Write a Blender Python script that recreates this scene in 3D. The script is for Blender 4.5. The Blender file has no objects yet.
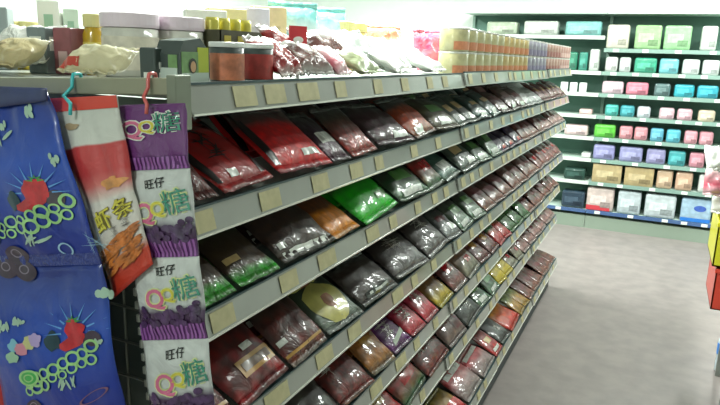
import bpy, bmesh, math, random
from mathutils import Vector, Matrix, noise
C = bpy.context.scene.collection
random.seed(7)
H = 1.55
XA = Vector((0.90394957, 0.42649505, 0.03125936))   # columns used to turn camera rays into world rays
R = Matrix(((0.90394957, -0.12262412, 0.40968097), (0.42649505, 0.18848329, -0.88463327), (0.03125936, 0.97439077, 0.22267797)))
F = 643.0

def ray(u, v): return R @ Vector((u - 360.0, 202.5 - v, -F))
def at(u, v, Y=None, X=None, Z=None):
    r = ray(u, v)
    t = Y / r.y if Y is not None else (X / r.x if X is not None else (Z - H) / r.z)
    return Vector((0, 0, H)) + r * t
def rail_y(u, z, x=-0.585):
    lo, hi = 0.3, 9.0
    for _ in range(40):
        m = (lo + hi) / 2
        c = R.transposed() @ Vector((x, m, z - H))
        uu = 360 + F * c.x / -c.z if c.z < 0 else -1e9
        if uu < u: lo = m
        else: hi = m
    return lo

# ---------------------------------------------------------------- materials
def lin(c):
    return tuple(((x / 255) / 12.92 if x / 255 <= .04045 else ((x / 255 + .055) / 1.055) ** 2.4) for x in c) + (1,)
MC = {}
def mat(name, col, rough=.5, metal=0, coat=0, bump=0, bscale=30, vary=0, vscale=5, emit=0, alpha=1, trans=0):
    if name in MC: return MC[name]
    m = bpy.data.materials.new(name); m.use_nodes = True; nt = m.node_tree; N = nt.nodes; L = nt.links
    b = N['Principled BSDF']; c = lin(col)
    b.inputs['Base Color'].default_value = c; b.inputs['Roughness'].default_value = rough
    b.inputs['Metallic'].default_value = metal; b.inputs['Coat Weight'].default_value = coat; b.inputs['Coat Roughness'].default_value = .08
    if trans: b.inputs['Transmission Weight'].default_value = trans
    tc = N.new('ShaderNodeTexCoord')
    if vary:
        n = N.new('ShaderNodeTexNoise'); n.inputs['Scale'].default_value = vscale; n.inputs['Detail'].default_value = 5
        L.new(tc.outputs['Object'], n.inputs['Vector'])
        r = N.new('ShaderNodeValToRGB'); r.color_ramp.elements[0].position = .3; r.color_ramp.elements[1].position = .7
        r.color_ramp.elements[0].color = tuple(x * (1 - vary) for x in c[:3]) + (1,)
        r.color_ramp.elements[1].color = tuple(min(1, x * (1 + vary)) for x in c[:3]) + (1,)
        L.new(n.outputs['Fac'], r.inputs['Fac']); L.new(r.outputs['Color'], b.inputs['Base Color'])
    if bump:
        n2 = N.new('ShaderNodeTexNoise'); n2.inputs['Scale'].default_value = bscale; n2.inputs['Detail'].default_value = 3
        L.new(tc.outputs['Object'], n2.inputs['Vector'])
        bp = N.new('ShaderNodeBump'); bp.inputs['Strength'].default_value = bump; bp.inputs['Distance'].default_value = .01
        L.new(n2.outputs['Fac'], bp.inputs['Height']); L.new(bp.outputs['Normal'], b.inputs['Normal'])
    if emit:
        b.inputs['Emission Color'].default_value = c; b.inputs['Emission Strength'].default_value = emit
    MC[name] = m
    return m

def film(name, stops, cscale=40, cstr=.5, ccol=None, rough=.3, bump=.3, bscale=20, metal=0, coat=.5, edge=.12, foot=0):
    """printed or clear film: colour runs over v (bottom 0, top 1), contents as cells"""
    if name in MC: return MC[name]
    m = bpy.data.materials.new(name); m.use_nodes = True; nt = m.node_tree; N = nt.nodes; L = nt.links
    b = N['Principled BSDF']; b.inputs['Roughness'].default_value = rough; b.inputs['Metallic'].default_value = metal
    b.inputs['Coat Weight'].default_value = coat; b.inputs['Coat Roughness'].default_value = .06
    uv = N.new('ShaderNodeUVMap'); tc = N.new('ShaderNodeTexCoord')
    sep = N.new('ShaderNodeSeparateXYZ'); L.new(uv.outputs['UV'], sep.inputs[0])
    n = N.new('ShaderNodeTexNoise'); n.inputs['Scale'].default_value = 18; L.new(tc.outputs['Object'], n.inputs['Vector'])
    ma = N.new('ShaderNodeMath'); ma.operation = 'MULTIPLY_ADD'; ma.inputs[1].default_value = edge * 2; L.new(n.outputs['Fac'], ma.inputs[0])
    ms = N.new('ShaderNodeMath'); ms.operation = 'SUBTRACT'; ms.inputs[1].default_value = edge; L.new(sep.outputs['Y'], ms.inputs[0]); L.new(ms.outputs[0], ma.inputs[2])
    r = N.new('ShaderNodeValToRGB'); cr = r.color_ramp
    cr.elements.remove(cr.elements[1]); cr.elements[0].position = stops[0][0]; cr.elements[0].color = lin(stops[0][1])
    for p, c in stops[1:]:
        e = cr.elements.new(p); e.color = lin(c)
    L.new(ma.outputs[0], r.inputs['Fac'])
    vo = N.new('ShaderNodeTexVoronoi'); vo.inputs['Scale'].default_value = cscale; L.new(tc.outputs['Object'], vo.inputs['Vector'])
    rr = N.new('ShaderNodeMapRange'); rr.inputs['From Min'].default_value = .1; rr.inputs['From Max'].default_value = .7; rr.inputs['To Max'].default_value = cstr
    L.new(vo.outputs['Distance'], rr.inputs['Value'])
    mx = N.new('ShaderNodeMix'); mx.data_type = 'RGBA'; L.new(rr.outputs[0], mx.inputs['Factor']); L.new(r.outputs['Color'], mx.inputs['A'])
    mx.inputs['B'].default_value = lin(ccol or (40, 22, 18)); L.new(mx.outputs['Result'], b.inputs['Base Color'])
    n2 = N.new('ShaderNodeTexNoise'); n2.inputs['Scale'].default_value = bscale; n2.inputs['Detail'].default_value = 2; n2.inputs['Distortion'].default_value = 1.5
    L.new(tc.outputs['Object'], n2.inputs['Vector'])
    bp = N.new('ShaderNodeBump'); bp.inputs['Strength'].default_value = bump; bp.inputs['Distance'].default_value = .01
    L.new(n2.outputs['Fac'], bp.inputs['Height']); L.new(bp.outputs['Normal'], b.inputs['Normal']); L.new(bp.outputs['Normal'], b.inputs['Coat Normal'])
    if foot:
        fr_ = N.new('ShaderNodeMapRange'); fr_.inputs['From Min'].default_value = .1; fr_.inputs['From Max'].default_value = .45; fr_.inputs['To Min'].default_value = min(1, bump * 2.6); fr_.inputs['To Max'].default_value = bump * .6
        L.new(sep.outputs['Y'], fr_.inputs['Value']); L.new(fr_.outputs[0], bp.inputs['Strength'])
    b.inputs['Coat Roughness'].default_value = .05
    MC[name] = m
    return m

# ---------------------------------------------------------------- objects
def mesh_from(bm, name):
    me = bpy.data.meshes.new(name); bm.normal_update(); bm.to_mesh(me); bm.free(); return me
def obj(name, bm, m, parent=None, smooth=False):
    me = mesh_from(bm, name) if isinstance(bm, bmesh.types.BMesh) else bm
    if m and not me.materials: me.materials.append(m)
    if smooth:
        for p in me.polygons: p.use_smooth = True
    o = bpy.data.objects.new(name, me); C.objects.link(o)
    if parent: o.parent = parent
    return o
def thing(name, label, cat, loc=(0, 0, 0), group=None):
    o = bpy.data.objects.new(name, None); C.objects.link(o); o.location = loc; o.empty_display_size = .05
    o['label'] = label; o['category'] = cat
    if group: o['group'] = group
    return o
def tag(o, label, cat, group=None):
    o['label'] = label; o['category'] = cat
    if group: o['group'] = group
    return o
def struct(name, bm, m):
    o = obj(name, bm, m); o['kind'] = 'structure'; return o
def dup(root, loc, label=None, group=None, scale=None, rot=None):
    r = root.copy(); C.objects.link(r); r.location = loc
    if label: r['label'] = label
    if group: r['group'] = group
    if scale: r.scale = scale
    if rot: r.rotation_euler = rot
    for ch in list(root.children):
        c = ch.copy(); C.objects.link(c); c.parent = r
        for g in ch.children:
            d = g.copy(); C.objects.link(d); d.parent = c
    return r
def box(bm, x0, x1, y0, y1, z0, z1, bev=0):
    s = bmesh.ops.create_cube(bm, size=1)
    for v in s['verts']: v.co = Vector(((x0 + x1) / 2 + v.co.x * (x1 - x0), (y0 + y1) / 2 + v.co.y * (y1 - y0), (z0 + z1) / 2 + v.co.z * (z1 - z0)))
    if bev:
        es = list({e for v in s['verts'] for e in v.link_edges})
        bmesh.ops.bevel(bm, geom=es, offset=bev, segments=3, affect='EDGES', profile=.5)
    return bm
def B(*a, **k): return box(bmesh.new(), *a, **k)
def lathe(prof, n=24, bm=None, c=(0, 0)):
    bm = bm or bmesh.new(); rings = []
    for r, z in prof:
        rings.append([bm.verts.new((c[0] + r * math.cos(2 * math.pi * k / n), c[1] + r * math.sin(2 * math.pi * k / n), z)) for k in range(n)])
    for a, b in zip(rings, rings[1:]):
        for k in range(n): bm.faces.new((a[k], a[(k + 1) % n], b[(k + 1) % n], b[k]))
    bm.faces.new(rings[0][::-1]); bm.faces.new(rings[-1])
    return bm
def tube(pts, r, n=8, bm=None):
    bm = bm or bmesh.new(); rings = []; pts = [Vector(p) for p in pts]
    for i, p in enumerate(pts):
        d = (pts[min(i + 1, len(pts) - 1)] - pts[max(i - 1, 0)]).normalized()
        a = d.orthogonal().normalized() if i == 0 else (a - d * a.dot(d)).normalized()
        b_ = d.cross(a)
        rings.append([bm.verts.new(p + (a * math.cos(2 * math.pi * k / n) + b_ * math.sin(2 * math.pi * k / n)) * r) for k in range(n)])
    for q, s in zip(rings, rings[1:]):
        for k in range(n): bm.faces.new((q[k], q[(k + 1) % n], s[(k + 1) % n], s[k]))
    bm.faces.new(rings[0][::-1]); bm.faces.new(rings[-1])
    return bm

# ---------------------------------------------------------------- pouches
def prof(s, v, t, seal):
    """half thickness over s in 0..1 (width) and v in 0..1 (height)"""
    a = max(0, 1 - abs(2 * s - 1) ** 2.6) ** .7
    w = (v - seal) / (1 - 2 * seal)
    if w <= 0 or w >= 1: return .0006
    return .0006 + t / 2 * a * max(0, 1 - abs(2 * w - 1) ** 3.2) ** .75
def local_surf(w, h, t, seed, seal=.09, wr=.0035):
    sd = Vector((seed * 3.7, seed * 1.3, seed))
    def f(s, v, side, off=0):
        x = (s - .5) * w; y = v * h
        p = prof(s, v, t, seal)
        e = abs(2 * v - 1) ** 2
        n = noise.noise(Vector((s * 5, v * 4, 0)) + sd) * wr + noise.noise(Vector((s * 14, v * 3, 5)) + sd) * wr * (.4 + 1.1 * e)
        pinch = 1 - .05 * e + .02 * noise.noise(Vector((v * 4, 9, 0)) + sd)
        y += .012 * h * noise.noise(Vector((s * 3, 3, v)) + sd)
        bend = n * (1 if p > .001 else .8)
        return Vector((x * pinch, y, side * (p + off) + bend + t * .5))
    return f
def sheet(f, s0, s1, v0, v1, nx, ny, side=1, off=0, bm=None, wavy=0):
    bm = bm or bmesh.new(); uvl = bm.loops.layers.uv.verify(); g = []
    for j in range(ny + 1):
        row = []
        for i in range(nx + 1):
            s = s0 + (s1 - s0) * i / nx; v = v0 + (v1 - v0) * j / ny
            row.append((bm.verts.new(f(s, v, side, off + (wavy if i % 2 else 0))), s, v))
        g.append(row)
    for j in range(ny):
        for i in range(nx):
            q = [g[j][i], g[j][i + 1], g[j + 1][i + 1], g[j + 1][i]]
            if side < 0: q = q[::-1]
            fc = bm.faces.new([a[0] for a in q])
            for lp, a in zip(fc.loops, q): lp[uvl].uv = (a[1], a[2])
    return bm
def closed(f, s0, s1, v0, v1, nx, ny, wavy=0, off=0):
    bm = sheet(f, s0, s1, v0, v1, nx, ny, 1, off, wavy=wavy); sheet(f, s0, s1, v0, v1, nx, ny, -1, off, bm, wavy=wavy)
    # bridge rims
    bmesh.ops.remove_doubles(bm, verts=bm.verts, dist=1e-7)
    be = [e for e in bm.edges if e.is_boundary]
    try: bmesh.ops.bridge_loops(bm, edges=be)
    except Exception: pass
    bmesh.ops.recalc_face_normals(bm, faces=bm.faces)
    return bm

# style: film stops bottom->top, contents, label patches, size
G1 = (98, 104, 98); G2 = (70, 76, 72)
ST = {
 'red_black': dict(look='dark red bag with black border and brushed black print', stops=[(0, (140, 22, 28)), (.1, (150, 14, 24)), (.75, (165, 28, 26)), (1, (120, 20, 22))], cs=22, cst=.35, cc=(70, 6, 10), h=.2, marks=[(.3, .62, .34, .86, 'black'), (.3, .45, .12, .2, 'white'), (.02, .12, .1, .95, 'black'), (.88, .98, .1, .95, 'black')]),
 'red_strip': dict(look='clear bag of bright red sweets with dark side seams', stops=[(0, (150, 40, 66)), (.12, (196, 12, 32)), (.6, (190, 16, 30)), (.72, (92, 80, 76)), (1, G1)], cs=60, cst=.35, cc=(90, 0, 16), h=.2, marks=[(.55, .85, .14, .22, 'white'), (.03, .12, .1, .9, 'black')]),
 'purple_white': dict(look='clear bag with white print over dark purple contents', stops=[(0, (150, 140, 150)), (.2, (100, 60, 84)), (.5, (66, 50, 70)), (1, G1)], cs=45, cst=.5, h=.19, marks=[(.2, .8, .3, .5, 'white')]),
 'brown_orange': dict(look='bag with orange red foot and smoky brown top', stops=[(0, (176, 70, 30)), (.25, (170, 50, 26)), (.45, (110, 40, 26)), (.7, (74, 70, 60)), (1, G1)], cs=50, cst=.45, h=.19, marks=[]),
 'dark_purple': dict(look='clear bag of dark plum coloured sweets', stops=[(0, (120, 90, 110)), (.2, (74, 34, 52)), (.6, (60, 30, 46)), (.8, G2), (1, G1)], cs=45, cst=.6, h=.19, marks=[(.5, .9, .1, .2, 'white')]),
 'orange_silver': dict(look='silver footed bag with orange sweets', stops=[(0, (190, 186, 180)), (.18, (170, 120, 90)), (.35, (190, 88, 34)), (.6, (160, 80, 36)), (.75, G2), (1, G1)], cs=45, cst=.4, h=.19, marks=[(.15, .5, .06, .2, 'white')]),
 'olive': dict(look='olive green bag of dried snacks', stops=[(0, (160, 150, 130)), (.2, (96, 92, 66)), (.6, (78, 80, 56)), (1, (74, 84, 70))], cs=40, cst=.5, h=.19, marks=[(.25, .75, .4, .6, 'lime'), (.3, .7, .1, .25, 'white')]),
 'grey_green': dict(look='smoky grey green bag', stops=[(0, (120, 132, 120)), (.3, (70, 86, 76)), (1, (60, 78, 70))], cs=30, cst=.4, h=.19, marks=[(.2, .6, .4, .62, 'cream'), (.5, .9, .1, .25, 'white')]),
 'teal': dict(look='deep teal bag with pale streak', stops=[(0, (80, 120, 110)), (.3, (22, 72, 66)), (1, (20, 62, 58))], cs=30, cst=.4, h=.19, marks=[(.3, .8, .45, .6, 'cream'), (.3, .7, .06, .2, 'white')]),
 'brown': dict(look='brown bag of dried meat', stops=[(0, (130, 110, 100)), (.25, (84, 46, 36)), (1, (70, 48, 42))], cs=40, cst=.5, h=.19, marks=[(.2, .8, .4, .6, 'maroon'), (.2, .7, .08, .2, 'white')]),
 'dark_red': dict(look='dark red wrapped bag', stops=[(0, (120, 66, 60)), (.3, (96, 24, 24)), (1, (80, 34, 32))], cs=40, cst=.45, h=.18, marks=[(.3, .7, .4, .6, 'gold')]),
 'green_brown': dict(look='bag with glossy green foot and brown dried contents', stops=[(0, (70, 170, 40)), (.16, (40, 150, 34)), (.24, (60, 120, 40)), (.34, (66, 46, 26)), (.65, (50, 44, 26)), (.8, (30, 64, 30)), (1, (26, 60, 34))], cs=38, cst=.4, h=.2, marks=[(.1, .4, .28, .36, 'cream')]),
 'clear_brown': dict(look='clear bag of brown sticks with a white foot label', stops=[(0, (120, 122, 114)), (.12, (82, 74, 66)), (.3, (62, 40, 30)), (.6, (58, 42, 34)), (.78, (86, 92, 84)), (1, G1)], cs=60, cst=.6, h=.2, marks=[(.08, .92, .04, .12, 'white'), (.08, .2, .16, .24, 'white')]),
 'orange_dark': dict(look='bag with amber orange front and dark upper half', stops=[(0, (216, 160, 40)), (.12, (226, 158, 10)), (.38, (206, 136, 8)), (.46, (70, 40, 22)), (1, (56, 58, 48))], cs=45, cst=.35, cc=(120, 60, 10), h=.2, marks=[]),
 'bright_green': dict(look='bright green bag with dark brown top', stops=[(0, (60, 190, 50)), (.15, (40, 176, 30)), (.5, (44, 160, 30)), (.64, (48, 66, 34)), (1, (62, 72, 60))], cs=35, cst=.3, cc=(14, 96, 16), h=.2, marks=[(.6, .9, .2, .3, 'lime')]),
 'green_silver': dict(look='silvery bag with green foot', stops=[(0, (150, 170, 150)), (.2, (110, 140, 116)), (.4, (48, 84, 56)), (.7, (54, 66, 56)), (1, G2)], cs=40, cst=.4, h=.19, marks=[(.25, .75, .4, .64, 'lime'), (.2, .8, .08, .2, 'white')]),
 'red_green': dict(look='green bag with a red patch', stops=[(0, (110, 120, 100)), (.15, (30, 90, 48)), (.5, (150, 26, 34)), (.7, (40, 74, 50)), (1, (50, 70, 58))], cs=35, cst=.4, h=.19, marks=[(.3, .8, .34, .54, 'red')]),
 'teal_white': dict(look='pale bag with teal and white print', stops=[(0, (190, 200, 190)), (.3, (110, 140, 130)), (.6, (40, 84, 74)), (1, (50, 76, 66))], cs=35, cst=.3, h=.19, marks=[(.2, .8, .2, .4, 'white')]),
 'purple_dark': dict(look='dark violet bag', stops=[(0, (140, 110, 130)), (.25, (56, 40, 76)), (1, (46, 42, 66))], cs=35, cst=.4, h=.19, marks=[(.3, .8, .1, .2, 'red')]),
 'brown_silver': dict(look='brown bag with crinkled silver foot', stops=[(0, (200, 180, 172)), (.2, (150, 106, 92)), (.4, (96, 50, 40)), (1, (88, 60, 50))], cs=30, cst=.5, h=.19, marks=[(.2, .8, .4, .62, 'maroon')]),
 'pink_white': dict(look='pinkish white wrapped bag', stops=[(0, (214, 200, 196)), (.3, (176, 140, 136)), (.6, (110, 86, 80)), (1, (100, 90, 84))], cs=40, cst=.35, h=.18, marks=[(.2, .7, .35, .6, 'maroon')]),
 'red_gold': dict(look='cherry red bag with a gold banner', stops=[(0, (120, 22, 26)), (.1, (140, 18, 32)), (.55, (120, 16, 26)), (.75, (84, 30, 22)), (1, (66, 34, 26))], cs=26, cst=.65, cc=(46, 8, 10), h=.19, marks=[(.3, .98, .22, .42, 'gold'), (.36, .92, .27, .37, 'darkgold'), (.55, .75, .48, .56, 'white')]),
 'maroon_gold': dict(look='maroon bag with crinkled silver and gold foot stripe', stops=[(0, (190, 180, 170)), (.14, (130, 80, 62)), (.3, (104, 34, 30)), (.62, (92, 34, 30)), (.8, (60, 38, 30)), (1, (56, 44, 38))], cs=30, cst=.55, h=.2, marks=[(.02, .98, .13, .17, 'gold'), (.04, .2, .3, .38, 'white')], bump=1.0),
 'pear': dict(look='silver bag printed with a halved pear', stops=[(0, (200, 204, 200)), (.25, (140, 150, 140)), (.6, (60, 76, 62)), (1, (60, 70, 62))], cs=30, cst=.25, h=.19, marks=[], pear=1, bump=1.0),
 'clear_black_label': dict(look='clear bag of black dried plums with silver border', stops=[(0, (170, 174, 172)), (.12, (110, 112, 110)), (.2, (64, 56, 52)), (.75, (66, 58, 54)), (.85, (130, 136, 132)), (1, (150, 156, 152))], cs=50, cst=.6, h=.19, marks=[(.18, .82, .08, .18, 'black'), (.1, .3, .84, .88, 'black'), (.26, .74, .11, .15, 'white')]),
 'black_silver': dict(look='black bag with crumpled silver foot', stops=[(0, (210, 210, 208)), (.2, (130, 128, 128)), (.35, (56, 48, 46)), (.8, (46, 42, 42)), (1, (70, 72, 70))], cs=40, cst=.5, h=.19, marks=[(.3, .7, .55, .7, 'script')], bump=1.0),
 'grey_silver': dict(look='slate grey bag with shiny foot', stops=[(0, (190, 190, 190)), (.25, (130, 134, 134)), (.5, (70, 74, 74)), (1, (60, 66, 64))], cs=35, cst=.3, h=.19, marks=[(.2, .7, .5, .66, 'maroon'), (.5, .9, .2, .4, 'white')], bump=.9),
 'black_clear': dict(look='clear bag of blackish preserved fruit', stops=[(0, (120, 124, 120)), (.14, (60, 58, 52)), (.6, (44, 40, 34)), (.8, (60, 68, 60)), (1, (80, 90, 82))], cs=55, cst=.5, h=.19, marks=[(.5, .95, .06, .16, 'black'), (.56, .9, .08, .14, 'white')]),
 'maroon_white': dict(look='reddish brown bag with small white print', stops=[(0, (160, 120, 100)), (.12, (112, 36, 28)), (.8, (98, 32, 26)), (1, (120, 84, 66))], cs=55, cst=.5, h=.18, marks=[(.12, .4, .55, .85, 'script')]),
 'ochre': dict(look='ochre yellow bag with clear foot', stops=[(0, (140, 140, 124)), (.25, (170, 120, 40)), (.6, (150, 98, 26)), (1, (90, 62, 32))], cs=45, cst=.35, h=.19, marks=[(.3, .7, .4, .55, 'gold')]),
 'purple': dict(look='violet wrapped bag with white swirl', stops=[(0, (130, 100, 130)), (.2, (110, 56, 116)), (.7, (96, 44, 100)), (1, (80, 44, 74))], cs=25, cst=.3, h=.18, marks=[(.2, .7, .3, .6, 'script')]),
 'pink_purple': dict(look='raspberry pink bag with shiny foot', stops=[(0, (200, 120, 130)), (.25, (190, 50, 74)), (.6, (160, 40, 74)), (1, (96, 36, 76))], cs=25, cst=.3, h=.18, marks=[(.2, .7, .4, .7, 'script')]),
 'yellow_brown': dict(look='brown bag with lemon yellow foot', stops=[(0, (210, 200, 90)), (.25, (196, 176, 30)), (.45, (120, 86, 30)), (1, (76, 52, 34))], cs=35, cst=.3, h=.19, marks=[]),
 'red_silver': dict(look='dark red bag with glittering silver foot', stops=[(0, (200, 190, 186)), (.25, (140, 90, 84)), (.45, (92, 24, 26)), (1, (80, 34, 34))], cs=35, cst=.4, h=.19, marks=[(.25, .7, .4, .6, 'red')], bump=1.0),
 'cream_clear': dict(look='clear bag of pale cream nuts', stops=[(0, (190, 190, 176)), (.3, (160, 156, 138)), (.6, (130, 96, 70)), (1, (90, 96, 86))], cs=40, cst=.4, h=.18, marks=[(.4, .7, .3, .45, 'red')]),
 'tomato': dict(look='tomato red bag with green corner', stops=[(0, (190, 30, 36)), (.5, (180, 26, 32)), (.65, (60, 110, 70)), (1, (70, 84, 70))], cs=30, cst=.3, h=.18, marks=[]),
 'leaf_green': dict(look='leaf green standing bag', stops=[(0, (70, 120, 60)), (.5, (60, 110, 54)), (1, (60, 80, 60))], cs=30, cst=.4, h=.19, marks=[]),
 'scarlet': dict(look='scarlet bag with silvery glints', stops=[(0, (190, 60, 54)), (.2, (176, 26, 28)), (.6, (150, 22, 26)), (1, (70, 66, 60))], cs=30, cst=.4, h=.19, marks=[(.3, .7, .4, .6, 'cream'), (.2, .8, .1, .2, 'white')]),
 'yellow': dict(look='plain lemon yellow bag', stops=[(0, (214, 196, 40)), (.6, (220, 200, 30)), (1, (140, 130, 50))], cs=20, cst=.1, h=.17, marks=[]),
 'maroon_silver': dict(look='clear bag with maroon side and silvery front', stops=[(0, (180, 172, 170)), (.3, (130, 110, 104)), (.6, (104, 40, 44)), (1, (86, 56, 54))], cs=40, cst=.4, h=.18, marks=[(.55, .95, .2, .7, 'maroon')]),
 'dark_white': dict(look='nearly black bag with white spots of print', stops=[(0, (110, 120, 114)), (.2, (40, 46, 44)), (1, (48, 58, 54))], cs=30, cst=.4, h=.18, marks=[(.4, .7, .3, .5, 'script')]),
 'red_yellow': dict(look='yellow green bag with a broad red corner', stops=[(0, (180, 70, 60)), (.3, (170, 40, 40)), (.5, (150, 120, 50)), (1, (110, 110, 60))], cs=30, cst=.3, h=.18, marks=[(.4, .95, .1, .45, 'red')]),
 'silver_pink': dict(look='silver and pink bag with broken highlights', stops=[(0, (220, 214, 212)), (.4, (176, 150, 150)), (.7, (186, 80, 86)), (1, (150, 130, 126))], cs=25, cst=.3, h=.18, marks=[(.1, .9, .7, .85, 'white')], bump=1.2),
 'orange_red': dict(look='orange red bag with yellow top', stops=[(0, (190, 80, 44)), (.3, (186, 56, 36)), (.6, (170, 90, 40)), (1, (180, 150, 50))], cs=30, cst=.3, h=.18, marks=[]),
 'yellow_green': dict(look='yellow and green mixed sweets bag', stops=[(0, (190, 160, 60)), (.4, (180, 140, 40)), (.7, (110, 120, 50)), (1, (60, 90, 50))], cs=30, cst=.4, h=.18, marks=[]),
 'white_tray': dict(look='white foam tray pack', stops=[(0, (220, 222, 220)), (1, (210, 214, 212))], cs=20, cst=.05, h=.17, marks=[]),
}
MARK = {'black': ((18, 16, 16), .3), 'white': ((205, 206, 200), .3), 'cream': ((190, 160, 110), .3), 'lime': ((84, 140, 66), .3), 'red': ((180, 22, 34), .25),
        'gold': ((176, 128, 50), .3), 'darkgold': ((84, 52, 22), .3), 'maroon': ((96, 24, 34), .3), 'script': ((196, 190, 180), .35)}
def markmat(k):
    c, r = MARK[k]; return mat('print_' + k, c, r, coat=.6, vary=.35 if k in ('white', 'black') else .15, vscale=60)
PROTO = {}
def conform(f, pts_fn, off=.0012, side=1):
    """map a 2-D bmesh (x=s, y=v) onto the pouch surface"""
    bm = pts_fn
    for v in bm.verts: v.co = f(v.co.x, v.co.y, side, off)
    return bm
def ell(cx, cy, rx, ry, n=20, rings=4, a=0, bm=None, wob=0, seed=0):
    bm = bm or bmesh.new(); c = bm.verts.new((cx, cy, 0)); prev = None
    for k in range(1, rings + 1):
        ring = []
        for i in range(n):
            t = 2 * math.pi * i / n; q = 1 + wob * noise.noise(Vector((math.cos(t) * 1.7, math.sin(t) * 1.7, seed)))
            x = rx * k / rings * math.cos(t) * q; y = ry * k / rings * math.sin(t) * q
            ring.append(bm.verts.new((cx + x * math.cos(a) - y * math.sin(a), cy + x * math.sin(a) + y * math.cos(a), 0)))
        for i in range(n):
            if prev: bm.faces.new((prev[i], ring[i], ring[(i + 1) % n], prev[(i + 1) % n]))
            else: bm.faces.new((c, ring[i], ring[(i + 1) % n]))
        prev = ring
    return bm
def strokes(s0, s1, v0, v1, seed, n=3, bm=None):
    """short brush strokes set in columns, too small in the photo to read"""
    bm = bm or bmesh.new(); rnd = random.Random(seed)
    for k in range(n):
        cy = v0 + (v1 - v0) * (k + .5) / n; hh = (v1 - v0) / n * .4; ww = (s1 - s0) * .5; cx = (s0 + s1) / 2
        for q in range(5):
            a = rnd.choice([0, 0, math.pi / 2, .7, -.7]); x = cx + rnd.uniform(-.5, .5) * ww; y = cy + rnd.uniform(-.7, .7) * hh; l = rnd.uniform(.6, 1.1)
            ell(x, y, ww * l, hh * .16, 8, 1, a, bm)
    return bm
def make_bag(style, w, var):
    key = (style, var)
    st = ST[style]; h = st['h'] * .8; t = .026
    f = local_surf(w, h, t, hash_(style) + var * 5.3)
    root = thing('snack_bag', 'x', 'snack bag')
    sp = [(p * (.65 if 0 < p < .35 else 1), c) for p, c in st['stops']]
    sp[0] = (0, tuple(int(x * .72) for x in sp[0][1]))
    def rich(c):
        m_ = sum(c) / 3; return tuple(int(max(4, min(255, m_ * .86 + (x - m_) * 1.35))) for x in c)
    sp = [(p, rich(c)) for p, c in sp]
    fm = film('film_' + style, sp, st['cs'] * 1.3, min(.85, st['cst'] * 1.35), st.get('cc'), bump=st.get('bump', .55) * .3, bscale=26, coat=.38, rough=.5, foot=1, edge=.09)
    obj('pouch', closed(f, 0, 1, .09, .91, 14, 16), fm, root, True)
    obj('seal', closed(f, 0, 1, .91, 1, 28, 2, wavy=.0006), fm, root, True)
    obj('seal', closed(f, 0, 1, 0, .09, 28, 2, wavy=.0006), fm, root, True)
    for i, (a, b, c, d, k) in enumerate(st['marks']):
        if k == 'script' or (style == 'red_black' and i == 0): bm = conform(f, strokes(a, b, c, d, var + i, 3), .0014 + i * .0003)
        else: bm = sheet(f, a, b, c, d, 8, 6, 1, .001 + i * .0004)
        obj('printed_label' if k != 'script' else 'printed_writing', bm, markmat(k), root, True)
    if st.get('pear'):
        obj('pear_print', conform(f, ell(.48, .45, .4, .36, 22, 5, 0, wob=.12, seed=3), .0014), mat('pear_flesh', (190, 180, 100), .35, coat=.8, vary=.2, vscale=30), root, True)
        obj('pear_core', conform(f, ell(.48, .42, .12, .13, 14, 3, 0, wob=.3, seed=1), .002), mat('pear_core', (150, 96, 60), .4, coat=.8, vary=.3, vscale=60), root, True)
    return root
def hash_(s): return sum((i + 1) * ord(c) for i, c in enumerate(s)) % 97

# ---------------------------------------------------------------- gondola
ZL = {1: 1.464, 2: 1.287, 3: 1.121, 4: .904, 5: .687, 6: .474, 7: .165}   # lower edge of each price strip
FX = {1: -.585, 2: -.585, 3: -.585, 4: -.585, 5: -.585, 6: -.585, 7: -.553}
SH = .039
DT = math.radians(15)
metal_shelf = mat('shelf_enamel', (150, 156, 150), .35, .1, vary=.06)
strip_m = mat('price_strip_plastic', (148, 149, 142), .3, coat=.5, vary=.05, vscale=12)
lip_m = mat('blue_green_lip', (52, 74, 78), .35)
edge_m = mat('bright_trim', (225, 225, 215), .2, metal=.2)
tag_m = mat('price_ticket', (182, 174, 136), .6, vary=.12, vscale=50)
panel_m = mat('back_panel_grey', (74, 78, 74), .5, vary=.1)
SEC = [(.705, 2.03), (2.03, 2.73), (2.73, 3.61), (3.61, 4.5)]
SECN = ['nearest long bay of grey gondola shelving behind the hanging sweet packets', 'second bay of grey gondola shelving along the aisle, beyond the nearest long bay',
        'third bay of grey gondola shelving along the aisle, next before the last bay', 'last bay of grey gondola shelving, closest to the far wall shelves']
tags_near = {1: [(191, 221), (236, 258), (267, 287), (300, 320)], 2: [(197, 216), (262, 282), (314, 330), (352, 364)], 3: [(213, 236), (282, 299), (320, 337), (368, 380)],
             4: [(267, 290), (318, 334), (350, 362), (394, 404)], 5: [(372, 383), (397, 407)], 6: [], 7: []}
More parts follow.
